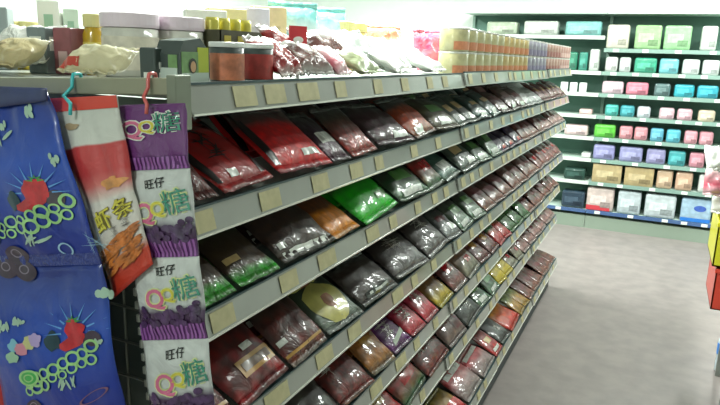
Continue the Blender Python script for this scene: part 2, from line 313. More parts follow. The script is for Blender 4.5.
for si, (y0, y1) in enumerate(SEC):
    jog = (-.002, .004, .001, .006)[si]; dz = (0, .004, .002, .005)[si]
    g = thing('gondola_shelving', SECN[si], 'shelf unit', (-.9, y0, 0), 'bays of the long aisle gondola')
    def P_(name, bm, m, parent=None, smooth=False):
        for v in bm.verts: v.co -= Vector((-.9, y0, 0))
        return obj(name, bm, m, parent or g, smooth)
    e = .0015
    P_('back_panel', B(-.925, -.905, y0 + e, y1 - e, .1, 1.44), panel_m)
    P_('upright_post', B(-.935, -.895, y0 + e, y0 + .03, 0, 1.44), mat('post_grey', (120, 126, 120), .4))
    P_('kick_plate', B(-.61, -.59, y0 + e, y1 - e, 0, .15), mat('kick_dark', (46, 56, 58), .5))
    for lv in range(1, 8):
        x = FX[lv] + jog; z = ZL[lv] + dz; top = z + SH
        bm = bmesh.new()
        if lv == 1: box(bm, -1.40, x - .012, y0 + e, y1 - e, top - .02, top - .005)
        else:
            dep = .33 if lv < 7 else .36
            tl = DT if lv < 7 else math.radians(8)
            a = [bm.verts.new(p) for p in [(x - .012, y0 + e, top - .004), (x - .012, y1 - e, top - .004), (x - dep * math.cos(tl), y1 - e, top - .004 + dep * math.sin(tl)), (x - dep * math.cos(tl), y0 + e, top - .004 + dep * math.sin(tl))]]
            a2 = [bm.verts.new(v.co - Vector((0, 0, .016))) for v in a]
            bm.faces.new(a); bm.faces.new(a2[::-1])
            for i in range(4): bm.faces.new((a[i], a2[i], a2[(i + 1) % 4], a[(i + 1) % 4]))
            bmesh.ops.recalc_face_normals(bm, faces=bm.faces)
        sh = P_('shelf', bm, metal_shelf)
        box_ = bmesh.new()   # strip leaning back a little
        pr = [(x + .002, z), (x - .008, top), (x - .012, top), (x - .002 - .004, z)]
        vs = [[box_.verts.new((a, yy, b)) for a, b in pr] for yy in (y0 + e, y1 - e)]
        for i in range(4): box_.faces.new((vs[0][i], vs[0][(i + 1) % 4], vs[1][(i + 1) % 4], vs[1][i]))
        box_.faces.new(vs[0][::-1]); box_.faces.new(vs[1]); bmesh.ops.recalc_face_normals(box_, faces=box_.faces)
        P_('price_strip', box_, strip_m, sh)
        P_('lip', B(x - .013, x - .006, y0 + e, y1 - e, top, top + .0035), lip_m, sh)
        P_('trim', B(x - .005, x + .005, y0 + e, y1 - e, z - .003, z), edge_m, sh)
        # tickets
        ys = [(rail_y(a, z + .02), rail_y(b, z + .02)) for a, b in tags_near[lv]] if si == 0 else []
        yy = (ys[-1][1] + .07) if ys else max(y0 + .03, .75)
        rnd = random.Random(lv * 10 + si)
        while yy < y1 - .06:
            ys.append((yy, yy + .046)); yy += .046 + rnd.uniform(.06, .2)
        for a, b in ys:
            if a < y0 + .004 or b > y1 - .004: continue
            bm = bmesh.new()
            q = [bm.verts.new(p) for p in [(x + .0035 - .0005, a, z + .004), (x + .0035 - .0005, b, z + .004), (x - .0055 + .001, b, top - .004), (x - .0055 + .001, a, top - .004)]]
            bm.faces.new(q); r_ = bmesh.ops.extrude_face_region(bm, geom=bm.faces[:])
            for v in r_['geom']:
                if isinstance(v, bmesh.types.BMVert): v.co.x -= .001
            bmesh.ops.recalc_face_normals(bm, faces=bm.faces)
            P_('price_ticket', bm, tag_m, sh)

# ---------------------------------------------------------------- bags on the slanting shelves
LEV = {
 2: [(190, 221, 'dark_red'), (223, 278, 'red_black'), (280, 333, 'red_strip'), (334, 352, 'purple_white'), (353, 379, 'brown_orange'), (380, 414, 'dark_purple'), (415, 438, 'orange_silver'), (439, 460, 'olive'), (461, 480, 'grey_green'), (481, 502, 'teal'), (503, 528, 'brown'), (529, 544, 'white_tray'), (545, 566, 'dark_red')],
 3: [(200, 240, 'green_brown'), (241, 282, 'green_brown'), (284, 335, 'clear_brown'), (336, 362, 'orange_dark'), (363, 401, 'bright_green'), (402, 430, 'green_silver'), (431, 446, 'red_green'), (447, 462, 'teal_white'), (463, 480, 'grey_green'), (481, 502, 'green_silver'), (503, 524, 'purple_dark'), (525, 545, 'brown_silver'), (546, 566, 'pink_white')],
 4: [(206, 240, 'maroon_gold'), (241, 292, 'red_gold'), (293, 330, 'maroon_gold'), (331, 364, 'pear'), (365, 398, 'clear_black_label'), (399, 428, 'black_silver'), (429, 450, 'black_silver'), (451, 462, 'grey_silver'), (463, 486, 'green_silver'), (487, 540, 'brown_silver'), (541, 566, 'red_silver')],
 5: [(255, 298, 'red_gold'), (299, 345, 'black_clear'), (346, 375, 'maroon_white'), (376, 396, 'ochre'), (397, 413, 'purple'), (414, 440, 'pink_purple'), (441, 455, 'yellow_brown'), (456, 468, 'red_silver'), (469, 482, 'cream_clear'), (483, 500, 'dark_red'), (501, 512, 'tomato'), (513, 530, 'leaf_green'), (531, 566, 'brown_silver')],
 6: [(355, 380, 'red_green'), (381, 405, 'scarlet'), (406, 428, 'red_green'), (429, 450, 'maroon_white'), (451, 467, 'maroon_silver'), (468, 482, 'dark_white'), (483, 500, 'green_silver'), (501, 513, 'yellow'), (514, 524, 'cream_clear'), (525, 564, 'pink_white')],
 7: [(425, 468, 'red_yellow'), (469, 483, 'silver_pink'), (484, 496, 'silver_pink'), (497, 503, 'scarlet'), (504, 511, 'dark_white'), (512, 521, 'orange_red'), (522, 530, 'yellow_green'), (531, 562, 'brown_silver')],
}
ORD = {2: 'second', 3: 'third', 4: 'fourth', 5: 'fifth', 6: 'sixth', 7: 'bottom'}   # counted from the top
BT = {2: 33, 3: 33, 4: 32, 5: 31, 6: 29, 7: 20}
usedlab = set(); NTH = ['first', 'second', 'third', 'fourth', 'fifth', 'sixth', 'seventh', 'eighth', 'ninth']
bagcount = 0
for lv, cols in LEV.items():
    flat = []
    for u0, u1, st in cols:
        z = ZL[lv] + SH
        a = max(rail_y(u0, z, FX[lv]), .715); b = min(rail_y(u1 + 1, z, FX[lv]), 4.49)
        n = max(1, round((b - a) / .165))
        for k in range(n): flat.append((a + (b - a) * k / n, a + (b - a) * (k + 1) / n, st, k, n))
    cnt = {}
    tot = {}
    for f_ in flat: tot[f_[2]] = tot.get(f_[2], 0) + 1
    protos = {}
    for a, b, st, k, n in flat:
        cnt[st] = cnt.get(st, 0) + 1
        w = (b - a)
        rnd = random.Random(int(a * 1000) + lv)
        rows = 2 if (a < 3.0 and lv < 7) or st.startswith('brown') else 1
        for row in range(rows):
            th = math.radians(BT[lv] + rnd.uniform(-4, 8) + row * 2)
            tl = DT if lv < 7 else math.radians(8)
            dback = .006 + row * .07
            x = FX[lv] - dback - .004; z = ZL[lv] + SH + dback * math.tan(tl) + .003
            zr = rnd.uniform(-.08, .08)
            Mx = Matrix(((0, -math.cos(th), math.sin(th)), (1, 0, 0), (0, math.sin(th), math.cos(th)))).to_4x4()
            rot = (Mx @ Matrix.Rotation(zr, 4, 'Z')).to_euler()
            v = rnd.randint(0, 1); key = (st, v)
            where = '' if tot[st] == 1 else (NTH[cnt[st] - 1] + ' from near ')
            lk = ST[st]['look']
            lab = '%s, %s%s shelf%s' % (lk, where, ORD[lv], ', rear' if row else '')
            assert len(lab.split()) <= 16, lab
            if key not in PROTO:
                o = make_bag(st, .17, v); PROTO[key] = o
                o.location = (x, (a + b) / 2, z); o.rotation_euler = rot; o['label'] = lab
            else:
                o = dup(PROTO[key], (x, (a + b) / 2, z), lab, rot=rot)
            o.scale = (w / .17 * .955, rnd.uniform(.92, 1.18), min(1.15, max(.8, w / .17)))
            o['group'] = 'snack bags leaning on the %s shelf' % ORD[lv]
            bagcount += 1
print('bags', bagcount)

# ---------------------------------------------------------------- end rail, wire grid, hanging strips
YB = .67
bar_a = at(-60, 84, YB); bar_b = at(174, 86, YB)
t = thing('display_rail', 'flat grey metal rail across the gondola end above the hanging sweets', 'rail', (bar_b.x, YB, bar_b.z))
ang = math.atan2(bar_b.z - at(0, 84.5, YB).z, bar_b.x - at(0, 84.5, YB).x)
bm = B(-.75, 0, 0, .012, -.0125, .0105, bev=.002)
rail = obj('rail_bar', bm, mat('rail_sage', (150, 150, 128), .4, .15, vary=.06), t); rail.rotation_euler = (0, -ang, 0)
bm = B(-.012, .004, -.002, .03, -.06, .014, bev=.002); obj('end_bracket', bm, mat('bracket_grey', (128, 134, 118), .4, .2), t)
wire_m = mat('wire_grid', (120, 124, 112), .35, .5)
t = thing('wire_grid_panel', 'grey wire grid hung on the gondola end behind the packets', 'wire grid', (-.6, .692, .1))
def OP(name, bm, m, parent, o, smooth=False):
    for v in bm.verts: v.co -= Vector(o)
    return obj(name, bm, m, parent, smooth)
O = (-.6, .692, .1)
for k in range(16): OP('upright_wire', tube([(-.615 - k * .05, .692, .0), (-.615 - k * .05, .692, 1.42)], .0022, 6), wire_m, t, O)
for k in range(23): OP('cross_wire', tube([(-.61, .6875, .12 + k * .058), (-1.37, .6875, .12 + k * .058)], .0022, 6), wire_m, t, O)
for k in range(9):
    p = at(135.5 + k * 1.6, 292 + k * 13, .683); OP('clip', B(p.x - .003, p.x + .003, .6805, .6855, p.z - .006, p.z + .006, bev=.001), mat('white_clip', (190, 192, 180), .4), t, O)
tag(obj('end_panel', B(-1.40, -.60, .6965, .7035, .0, 1.482), mat('end_panel_green_grey', (86, 96, 88), .5, vary=.1)), 'dull green grey end panel closing the gondola behind the wire grid', 'panel')

def quad_surf(TL, TR, BL, BR, Y, t, seed, wr=.003, seal=.07, bulge_y=0):
    """TL.. are (u,v) in the photograph, stood in the plane Y"""
    q = [at(*p, Y=Y) for p in (TL, TR, BL, BR)]; sd = Vector((seed, seed * 2.1, seed * .7))
    def f(s, v, side, off=0):
        p = (q[2] * (1 - s) + q[3] * s) * (1 - v) + (q[0] * (1 - s) + q[1] * s) * v
        th = prof(s, v, t, seal)
        e = abs(2 * v - 1) ** 2
        n = noise.noise(Vector((s * 4, v * 4, 0)) + sd) * wr + noise.noise(Vector((s * 12 + v * 2, v * 3, 5)) + sd) * wr * (.35 + .8 * e)
        n *= min(1, v * 8 + .15) * min(1, (1 - v) * 8 + .15)
        return Vector((p.x, p.y - side * (th + off) - n - bulge_y * math.sin(math.pi * v), p.z))
    f.q = q
    return f
def fsheet(f, s0, s1, v0, v1, nx=10, ny=8, off=.001, bm=None):
    bm = bm or bmesh.new(); uvl = bm.loops.layers.uv.verify()
    return sheet(f, s0, s1, v0, v1, nx, ny, 1, off, bm)
def fobj(name, bm, m, parent, smooth=True):
    o = Vector(parent.location) if parent.type == 'EMPTY' else Vector(parent.parent.location)
    for v in bm.verts: v.co -= o
    return obj(name, bm, m, parent, smooth)
def fclosed(f, **k):
    bm = closed(f, 0, 1, 0, 1, 20, 26, **k); return bm
def text_bm(txt, thick=0):
    cu = bpy.data.curves.new('writing', 'FONT'); cu.body = txt; cu.align_x = 'CENTER'; cu.align_y = 'CENTER'; cu.size = 1; cu.offset = thick; cu.resolution_u = 3
    o = bpy.data.objects.new('writing', cu); C.objects.link(o); dg = bpy.context.evaluated_depsgraph_get(); dg.update()
    me = bpy.data.meshes.new_from_object(o.evaluated_get(dg)); bm = bmesh.new(); bm.from_mesh(me)
    bpy.data.objects.remove(o); bpy.data.curves.remove(cu); bpy.data.meshes.remove(me); return bm
def ftext(f, txt, cs, cv, size_s, aspect, rot=0, thick=0, off=.0018, shear=0):
    """size_s: letter height as a share of the pouch width; aspect: pouch width / height"""
    bm = text_bm(txt, thick)
    for v in bm.verts:
        x, y = v.co.x * size_s, v.co.y * size_s; x += y * shear
        xr = x * math.cos(rot) - y * math.sin(rot); yr = x * math.sin(rot) + y * math.cos(rot)
        v.co = f(cs + xr, cv + yr * aspect, 1, off)
    return bm
def fell(f, cs, cv, rs, rv, n=20, rings=4, a=0, wob=0, seed=0, off=.0014, bm2=None):
    return conform(f, ell(cs, cv, rs, rv, n, rings, a, bm2, wob, seed), off)
def fring(f, cs, cv, rs, rv, wd=.25, n=22, off=.0016, bm=None, a=0):
    own = bm is None; bm = bm or bmesh.new(); A = []; 
    for k in (1, 1 - wd):
        A.append([bm.verts.new(f(cs + (rs * k * math.cos(2 * math.pi * i / n) * math.cos(a) - rv * k * math.sin(2 * math.pi * i / n) * math.sin(a)), cv + (rs * k * math.cos(2 * math.pi * i / n) * math.sin(a) + rv * k * math.sin(2 * math.pi * i / n) * math.cos(a)), 1, off)) for i in range(n)])
    for i in range(n): bm.faces.new((A[0][i], A[0][(i + 1) % n], A[1][(i + 1) % n], A[1][i]))
    return bm

# purple and white jelly sweet strip
purple_m = film('purple_film', [(0, (112, 60, 122)), (.5, (112, 60, 120)), (1, (104, 56, 112))], 30, .1, (50, 20, 60), rough=.22, bump=.25, bscale=25)
whitep_m = film('white_purple_film', [(0, (84, 48, 92)), (.1, (62, 36, 68)), (.34, (80, 60, 88)), (.44, (196, 200, 198)), (1, (208, 212, 208))], 60, .12, (60, 40, 70), rough=.22, bump=.25, bscale=25, edge=.08)
pleat_m = mat('purple_pleats', (150, 92, 164), .28, coat=.8); pleat_d = mat('purple_pleats_dark', (92, 44, 104), .28, coat=.8)
whiteprint = mat('white_print', (222, 224, 216), .3, coat=.6); blackprint = mat('black_print', (16, 16, 18), .3, coat=.6)
pinkp = mat('pink_letter', (206, 104, 140), .3, coat=.6); yelp = mat('yellow_letter', (206, 196, 70), .3, coat=.6)
grnp = mat('green_letter', (60, 140, 116), .3, coat=.6); teap = mat('teal_letter', (66, 140, 156), .3, coat=.6); grape = mat('grape_print', (74, 48, 88), .3, coat=.7, vary=.5, vscale=80)
YP = .655
o_ = at(150, 105, YP)
t = thing('sweet_packet_strip', 'strip of purple and white fruit jelly packets hanging from a pink hook', 'sweet packets', o_)
qs = [((117, 105), (185, 103), (121, 171), (190, 168)), ((121, 171), (190, 168), (133, 258), (199, 256)), ((133, 258), (199, 256), (143, 340), (208, 338)), ((143, 340), (208, 338), (153, 428), (217, 425))]
def logo(f, cs, cv, sc, asp, pk, rot=.12):
    asp_bg = rot == .12
    # outlined "QQ" and the third character, as on the packet
    for k, (tx, dx, dy, sz, m_) in enumerate([('Q', -.27, -.06, 1.15, pinkp), ('Q', -.03, .0, .8, yelp), ('糖', .27, .07, 1.12, grnp)]):
        th_o, th_l = (.045, 0) if tx == '糖' else (.07, .02)
        px = cs + sc * (dx * 2.6 * math.cos(rot)); py = cv + sc * (dx * 2.6 * math.sin(rot) + dy) * asp
        fobj('logo_outline', ftext(f, tx, px, py, sc * sz, asp, rot, th_o, .0018), whiteprint if asp_bg else mat('pale_lime_outline', (206, 214, 150), .4), pk)
        fobj('logo_letter', ftext(f, tx, px, py, sc * sz, asp, rot, th_l, .0024), m_, pk)
for i, q in enumerate(qs):
    f = quad_surf(*q, Y=YP, t=.016 if i else .008, seed=i + 2.2)
    asp = .8
    pk = fobj('packet', fclosed(f), purple_m if i == 0 else whitep_m, t)
    bm = bmesh.new(); bm2 = bmesh.new()
    for k in range(17):
        a = k / 17; fsheet(f, a + .005, a + .036, .0, .2 if i < 3 else .1, 1, 4, .0016, bm)
    fsheet(f, 0, 1, 0, .21 if i < 3 else .1, 10, 4, .0009, bm2)
    fobj('seal_band', bm2, pleat_d, pk); fobj('seal_pleats', bm, pleat_m, pk)
    if i == 0: logo(f, .5, .66, .37, asp, pk)
    else:
        fobj('writing', ftext(f, '旺仔', .53, .845, .15, asp, .15, .012), blackprint, pk)
        logo(f, .58, .57, .33, asp, pk, .2)
        bm = bmesh.new(); rnd = random.Random(i)
        for k in range(44):
            s = rnd.uniform(.05, .96); v = .2 + rnd.uniform(0, 1) * (.04 + .24 * s); bm3 = ell(s, v, .05, .04, 10, 2)
            for fc in bm3.faces: 
                vs = [bm.verts.new(f(x.co.x, x.co.y, 1, .0016 + k * .00003)) for x in fc.verts]; bm.faces.new(vs)
            bm3.free()
        fobj('grape_picture', bm, grape, pk)
        bm = bmesh.new()
        for dx, dy in ((0, 0), (.07, .02), (.035, -.045), (.1, -.03), (.05, .05)):
            bm3 = ell(.1 + dx, .36 + dy, .04, .034, 10, 2)
            for fc in bm3.faces:
                vs = [bm.verts.new(f(x.co.x, x.co.y, 1, .0018)) for x in fc.verts]; bm.faces.new(vs)
            bm3.free()
        fobj('grape_picture', bm, grape, pk)

def hook(name, u, v0, v1, Yf, m, label):
    a = at(u, 77, .664); b = at(u + 1, v1, Yf); zt = at(u, 77, YB).z + .0005; x = a.x
    pts = [(x - .006, .688, zt - .018), (x - .006, .6875, zt - .004), (x - .004, .684, zt + .0035), (x - .001, .676, zt + .0045), (x, .668, zt + .0035), (x + .001, .6645, zt - .004), (x + .002, .663, zt - .014), (x + .002, (.663 + Yf) / 2, zt - .026), (b.x, Yf - .001, zt - .034), (b.x, Yf - .003, b.z)]
    bm = tube(pts, .0026, 8)
    c = Vector(pts[3])
    for v in bm.verts: v.co -= c
    o = obj(name, bm, m, None, True); o.location = c
    return tag(o, label, 'hook')
hook('plastic_hook', 147, 77, 114, .6450, mat('pink_plastic', (206, 96, 92), .35, coat=.5), 'pink plastic hook over the grey rail holding the purple packets')
hook('plastic_hook', 71, 74, 115, .632, mat('turquoise_plastic', (60, 186, 190), .35, coat=.5), 'turquoise plastic hook over the grey rail holding the red and silver bag')

# red, silver and white bag
YR = .643
o_ = at(80, 98, YR)
t = thing('crisp_bag', 'red silver and white snack bag slanting from the turquoise hook', 'snack bag', o_)
f = quad_surf((38, 99), (117, 95), (112, 298), (153, 265), YR, .02, 8.8, wr=.004, seal=.04)
# widen the lower half
q = [at(*p, Y=YR) for p in ((38, 99), (117, 95), (84, 205), (134, 188), (114, 298), (153, 264))]
def fr(s, v, side, off=0):
    if v > .5: w = (v - .5) * 2; p = (q[2] * (1 - s) + q[3] * s) * (1 - w) + (q[0] * (1 - s) + q[1] * s) * w
    else: w = v * 2; p = (q[4] * (1 - s) + q[5] * s) * (1 - w) + (q[2] * (1 - s) + q[3] * s) * w
    th = prof(s, v, .018, .05); n = noise.noise(Vector((s * 4 + 7, v * 5, 1))) * .004 + noise.noise(Vector((s * 10, v * 4, 8))) * .0025
    return Vector((p.x, p.y - side * (th + off) - n * min(1, v * 8 + .2) * min(1, (1 - v) * 8), p.z))
redfilm = film('crisp_bag_film', [(0, (196, 56, 40)), (.12, (190, 60, 36)), (.2, (214, 208, 200)), (.48, (216, 212, 204)), (.56, (206, 110, 106)), (.62, (190, 62, 64)), (.755, (190, 62, 64)), (.765, (206, 208, 200)), (1, (190, 192, 184))], 30, .05, (120, 60, 40), rough=.35, bump=.2, bscale=30, edge=.015)
fobj('pouch', closed(fr, 0, 1, 0, 1, 20, 30), redfilm, t)
fobj('header_band', sheet(fr, 0, 1, .935, 1, 12, 3, 1, .0012), mat('red_header', (206, 70, 56), .35, coat=.4), t)
snack = mat('snack_sticks', (192, 112, 50), .4, coat=.5, vary=.4, vscale=90)
bm = bmesh.new(); rnd = random.Random(5)
for k in range(80):
    s = rnd.uniform(.12, .88); v = rnd.uniform(.1, .3 - .08 * (1 - s)); bm3 = ell(s, v, .13, .011, 10, 2, rnd.uniform(-.02, .12))
    for fc in bm3.faces: bm.faces.new([bm.verts.new(fr(x.co.x, x.co.y, 1, .0014 + k * .00003)) for x in fc.verts])
    bm3.free()
fobj('snack_picture', bm, snack, t)
for k, (cx, cy) in enumerate(((.42, .375), (.8, .40))):
    fobj('writing_outline', ftext(fr, '虾条'[k], cx, cy, .34, .36, .15, .04, .0018), mat('olive_outline', (110, 100, 40), .4), t)
    fobj('writing', ftext(fr, '虾条'[k], cx, cy, .34, .36, .15, .015, .0024), yelp, t)
fobj('small_print', conform(fr, strokes(.45, .6, .28, .33, 3), .0018), mat('grey_print', (120, 112, 108), .4), t)
fobj('small_print', conform(fr, strokes(.7, .85, .30, .35, 4), .0018), mat('grey_print', (120, 112, 108), .4), t)
fobj('stamped_mark', fell(fr, .36, .86, .1, .016, wob=.3, seed=2), mat('tan_print', (160, 140, 110), .4), t)
fobj('splash_picture', fell(fr, .72, .56, .2, .035, wob=.7, seed=4), mat('pale_orange_print', (214, 150, 90), .35, vary=.3, vscale=60), t)

# big blue strip
YN = .622
o_ = at(20, 92, YN)
t = thing('sweet_packet_strip', 'strip of big blue strawberry and blueberry sweet bags nearest the camera', 'sweet packets', o_)
blue_m = film('blue_film', [(0, (22, 42, 130)), (.3, (20, 50, 150)), (.6, (30, 76, 178)), (1, (26, 46, 124))], 12, .12, (16, 24, 70), rough=.35, bump=.2, bscale=18)
limep = mat('lime_print', (150, 200, 130), .35, coat=.5, vary=.15, vscale=60); berry = mat('strawberry_print', (186, 34, 44), .3, coat=.6, vary=.25, vscale=60)
leafp = mat('leaf_print', (60, 140, 60), .35, coat=.5); bluep = mat('blueberry_print', (62, 50, 66), .3, coat=.6, vary=.3, vscale=50); skyp = mat('sky_print', (90, 150, 210), .35, coat=.5)
cyanp = mat('pale_blue_print', (150, 190, 214), .35, coat=.5); brightg = mat('green_disc_print', (60, 170, 80), .35, coat=.5)
qb = [((-62, 92), (47, 92), (-30, 268), (102, 264)), ((-30, 268), (102, 264), (16, 450), (126, 428))]
for i, q4 in enumerate(qb):
    f = quad_surf(*q4, Y=YN, t=.022, seed=20 + i * 3.3, wr=.006)
    Q = q4
    def sv(u, v, Q=Q):
        # invert the bilinear map in the picture plane
        s = .5; w = .5
        for _ in range(30):
            pu = (Q[2][0] * (1 - s) + Q[3][0] * s) * (1 - w) + (Q[0][0] * (1 - s) + Q[1][0] * s) * w
            pv = (Q[2][1] * (1 - s) + Q[3][1] * s) * (1 - w) + (Q[0][1] * (1 - s) + Q[1][1] * s) * w
            s += (u - pu) / 130; w -= (v - pv) / 175
        return s, w
    pk = fobj('packet', fclosed(f), blue_m, t)
    fobj('seal_band', fsheet(f, 0, 1, 0, .07, 12, 3, .0012), mat('blue_seal', (40, 56, 130), .3, coat=.6, bump=.6, bscale=150), pk)
    D = [(0, 0)] if i == 0 else [(0, 0)]
    if i == 0:
        sb, bt, disc, bb, mk = (46, 190, 15, 15), [(2, 232), (72, 206), 8], (2, 222, 10, 7), [(12, 268, 11), (24, 254, 11), (31, 271, 11)], (77, 248)
    else:
        sb, bt, disc, bb, mk = (83, 328, 12, 14), [(40, 382), (98, 348), 8], (40, 372, 12, 8), [(44, 403, 9)], (92, 396)
    def el(u, v, ru, rv, m, name, **k):
        s, w = sv(u, v); return fobj(name, fell(f, s, w, ru / 130, rv / 175, **k), m, pk)
    # light burst behind the fruit
    s, w = sv(sb[0], sb[1]); bm = bmesh.new()
    for k in range(9):
        a = math.pi * (k / 8); L0, L1 = .1, .24
        pts = [(s + math.cos(a - .07) * L0, w + math.sin(a - .07) * L0 * .74), (s + math.cos(a + .07) * L0, w + math.sin(a + .07) * L0 * .74), (s + math.cos(a) * L1, w + math.sin(a) * L1 * .74)]
        bm.faces.new([bm.verts.new(f(x, y, 1, .0011)) for x, y in pts])
    fobj('burst_print', bm, skyp, pk)
    el(sb[0] - 20, sb[1] + 8, 8, 9, mat('dark_green_print', (30, 60, 70), .35), 'fruit_picture', wob=.4)
    el(sb[0] + 16, sb[1] + 6, 8, 8, bluep, 'fruit_picture', wob=.1)
    el(sb[0], sb[1] - 2, sb[2] * .8, sb[3] * .8, berry, 'strawberry_picture', wob=.35, seed=i + 1, off=.0017)
    el(sb[0] - 2, sb[1] + 9, sb[2] * 1.2, 6, berry, 'strawberry_picture', wob=.3, seed=3, off=.0018, a=.3)
    s, w = sv(sb[0] - 1, sb[1] - sb[3] * .82); bm = bmesh.new()
    for k in range(5):
        a = math.pi * k / 4; bm.faces.new([bm.verts.new(f(s + x, w + y, 1, .0022)) for x, y in ((math.cos(a + .5) * .02, math.sin(a + .5) * .015), (math.cos(a) * .07, math.sin(a) * .035), (math.cos(a - .5) * .02, math.sin(a - .5) * .015))])
    fobj('leaf_picture', bm, leafp, pk)
    # bubbly ring lettering
    bm = bmesh.new(); bm2 = bmesh.new(); (u0, v0), (u1, v1), n = bt
    for k in range(n * 2):
        fx = (k // 2) / (n - 1); u = u0 + (u1 - u0) * fx; v = v0 + (v1 - v0) * fx + (-5 if k % 2 else 5); s, w = sv(u, v)
        q_ = random.Random(k * 7 + i).uniform(.7, 1.25); fring(f, s, w + random.Random(k).uniform(-.012, .012), 6.2 * q_ / 130, 6.5 * q_ / 175, .36, 16, .0021 + .0001 * (k % 3), bm)
    fobj('bubble_lettering', bm, limep, pk)
    el(disc[0], disc[1], disc[2], disc[3], brightg, 'disc_print', off=.0024)
    s, w = sv(disc[0], disc[1]); fobj('disc_print', fring(f, s, w, disc[2] / 130, disc[3] / 175, .25, off=.0027), limep, pk)
    fobj('disc_print', fring(f, s, w, disc[2] * .5 / 130, disc[3] * .5 / 175, .3, off=.0028), limep, pk)
    for bu, bv, br in bb:
        el(bu, bv, br, br * .95, bluep, 'blueberry_picture', off=.0016); s, w = sv(bu - 1, bv - 2)
        fobj('blueberry_picture', fring(f, s, w, br * .45 / 130, br * .45 / 175, .25, off=.002), mat('berry_highlight', (130, 120, 136), .35), pk)
    s, w = sv(mk[0] - 6, mk[1]); 
    if i == 0:
        fobj('round_mark', fring(f, s, w, 7 / 130, 7 / 175, .22), cyanp, pk)
        s, w = sv(95, 243); fobj('small_print', conform(f, strokes(s - .08, s + .1, w - .015, w + .02, 2, 2)), cyanp, pk)
    else:
        s, w = sv(100, 392); fobj('round_mark', fring(f, s, w, 16 / 130, 5 / 175, .15, a=.3), mat('dull_mauve_print', (130, 90, 110), .35), pk)
    # small pale emblems
    for (u, v, ru, rv) in ([(36, 110, 8, 6), (8, 133, 17, 5), (58, 158, 7, 7), (50, 237, 17, 4), (10, 124, 7, 5)] if i == 0 else [(12, 322, 8, 5), (28, 318, 7, 5), (106, 292, 8, 9), (76, 378, 12, 4), (104, 338, 5, 5)]):
        s, w = sv(u, v); bm = bmesh.new(); rnd = random.Random(int(u + v))
        for k in range(7):
            bm3 = ell(s + rnd.uniform(-.7, .7) * ru / 130, w + rnd.uniform(-.6, .6) * rv / 175, ru * .4 / 130, rv * .35 / 175, 9, 1, rnd.uniform(0, 2))
            for fc in bm3.faces: bm.faces.new([bm.verts.new(f(x.co.x, x.co.y, 1, .0016 + k * .0001)) for x in fc.verts])
            bm3.free()
        fobj('small_emblem', bm, mat('pale_emblem', (160, 190, 170), .35, coat=.4), pk)
    if i == 1:
        for k, (u, v, c) in enumerate([(24, 341, (120, 180, 200)), (32, 344, (200, 130, 150)), (40, 338, (190, 190, 130)), (46, 334, (170, 150, 200)), (22, 352, (150, 190, 160))]):
            el(u, v, 7, 6, mat('wing_print_%s' % 'abcde'[k], c, .35, coat=.4), 'winged_picture', wob=.5, seed=k, off=.0016 + .0002 * k)
# folded header roll
fh = quad_surf((-62, 84), (47, 88), (-62, 116), (47, 101), YN - .006, .006, 31, wr=.001)
fobj('folded_header', closed(fh, 0, 1, 0, 1, 16, 6), mat('navy_fold', (52, 60, 100), .35, coat=.3, vary=.15, vscale=40), t)
# red bag glimpsed low at the left
f = quad_surf((-60, 355), (-1, 352), (-45, 440), (9, 440), .640 - .03 - .0, .012, 41)
o_ = at(-10, 355, .645)
t = thing('snack_bag', 'red bag just glimpsed at the lower left edge beside the blue bag', 'snack bag', o_)
f = quad_surf((-60, 362), (4, 362), (-60, 450), (24, 450), .645, .014, 41)
fobj('pouch', closed(f, 0, 1, 0, 1, 10, 12), film('film_low_red', [(0, (190, 30, 36)), (1, (170, 30, 34))], 30, .2), t)
a = at(-30, 366, .645); fobj('hanging_tape', B(a.x - .006, a.x + .006, .6505, .6515, a.z - .01, 1.483), mat('clear_tape', (170, 170, 160), .3), t)

# ---------------------------------------------------------------- goods on the top deck
ZT = ZL[1] + SH - .005
def label_patch_box(t, x1, y0, y1, z0, z1, m, name='printed_label'):
    return obj(name, B(x1, x1 + .0012, y0, y1, z0, z1), m, t)
def topbox(name, label, cat, x, Y, w, d, h, m, marks=(), group=None, bev=.003, rz=0):
    t = thing(name, label, cat, (x, Y, ZT), group); t.rotation_euler = (0, 0, rz)
    obj('carton', B(-d, 0, -w / 2, w / 2, 0, h, bev=bev), m, t)
    for a, b, c, e, mm, nm in marks: label_patch_box(t, 0, -w / 2 + w * a, -w / 2 + w * b, h * c, h * e, mm, nm)
    # same panel on the end turned to the camera
    for a, b, c, e, mm, nm in marks[:1]: obj(nm, B(-d + d * a, -d + d * b, -w / 2 - .0012, -w / 2, h * c, h * e), mm, t)
    return t
def ty(u, v, x): return at(u, v, X=x).y
def jar(name, label, x, Y, r, h, body, lid, lab, group, lidh=.18, square=0, cat='jar'):
    t = thing(name, label, cat, (x, Y, ZT), group)
    obj('jar_body', lathe([(r * .9, 0), (r, h * .04), (r, h * (.98 - lidh)), (r * .9, h * (1 - lidh))], 28), body, t, True)
    obj('lid', lathe([(r * 1.02, h * (1 - lidh)), (r * 1.04, h * (1 - lidh * .8)), (r * 1.04, h * .99), (r * .98, h)], 28), lid, t, False)
    # wrap-around label
    bm = bmesh.new(); n = 20; A = []
    for z in (h * .12, h * (.86 - lidh)):
        A.append([bm.verts.new(((r + .0006) * math.cos(a), (r + .0006) * math.sin(a), z)) for a in [-2.2 + 3.0 * k / n for k in range(n + 1)]])
    for k in range(n): bm.faces.new((A[0][k], A[0][k + 1], A[1][k + 1], A[1][k]))
    obj('printed_label', bm, lab, t, True)
    return t
white_lid = mat('white_lid', (224, 226, 222), .35, coat=.3); pink_lid = mat('pink_white_lid', (224, 206, 218), .35, coat=.3)
charcoal = mat('charcoal_plastic', (62, 72, 70), .35, coat=.3)
x = -.63
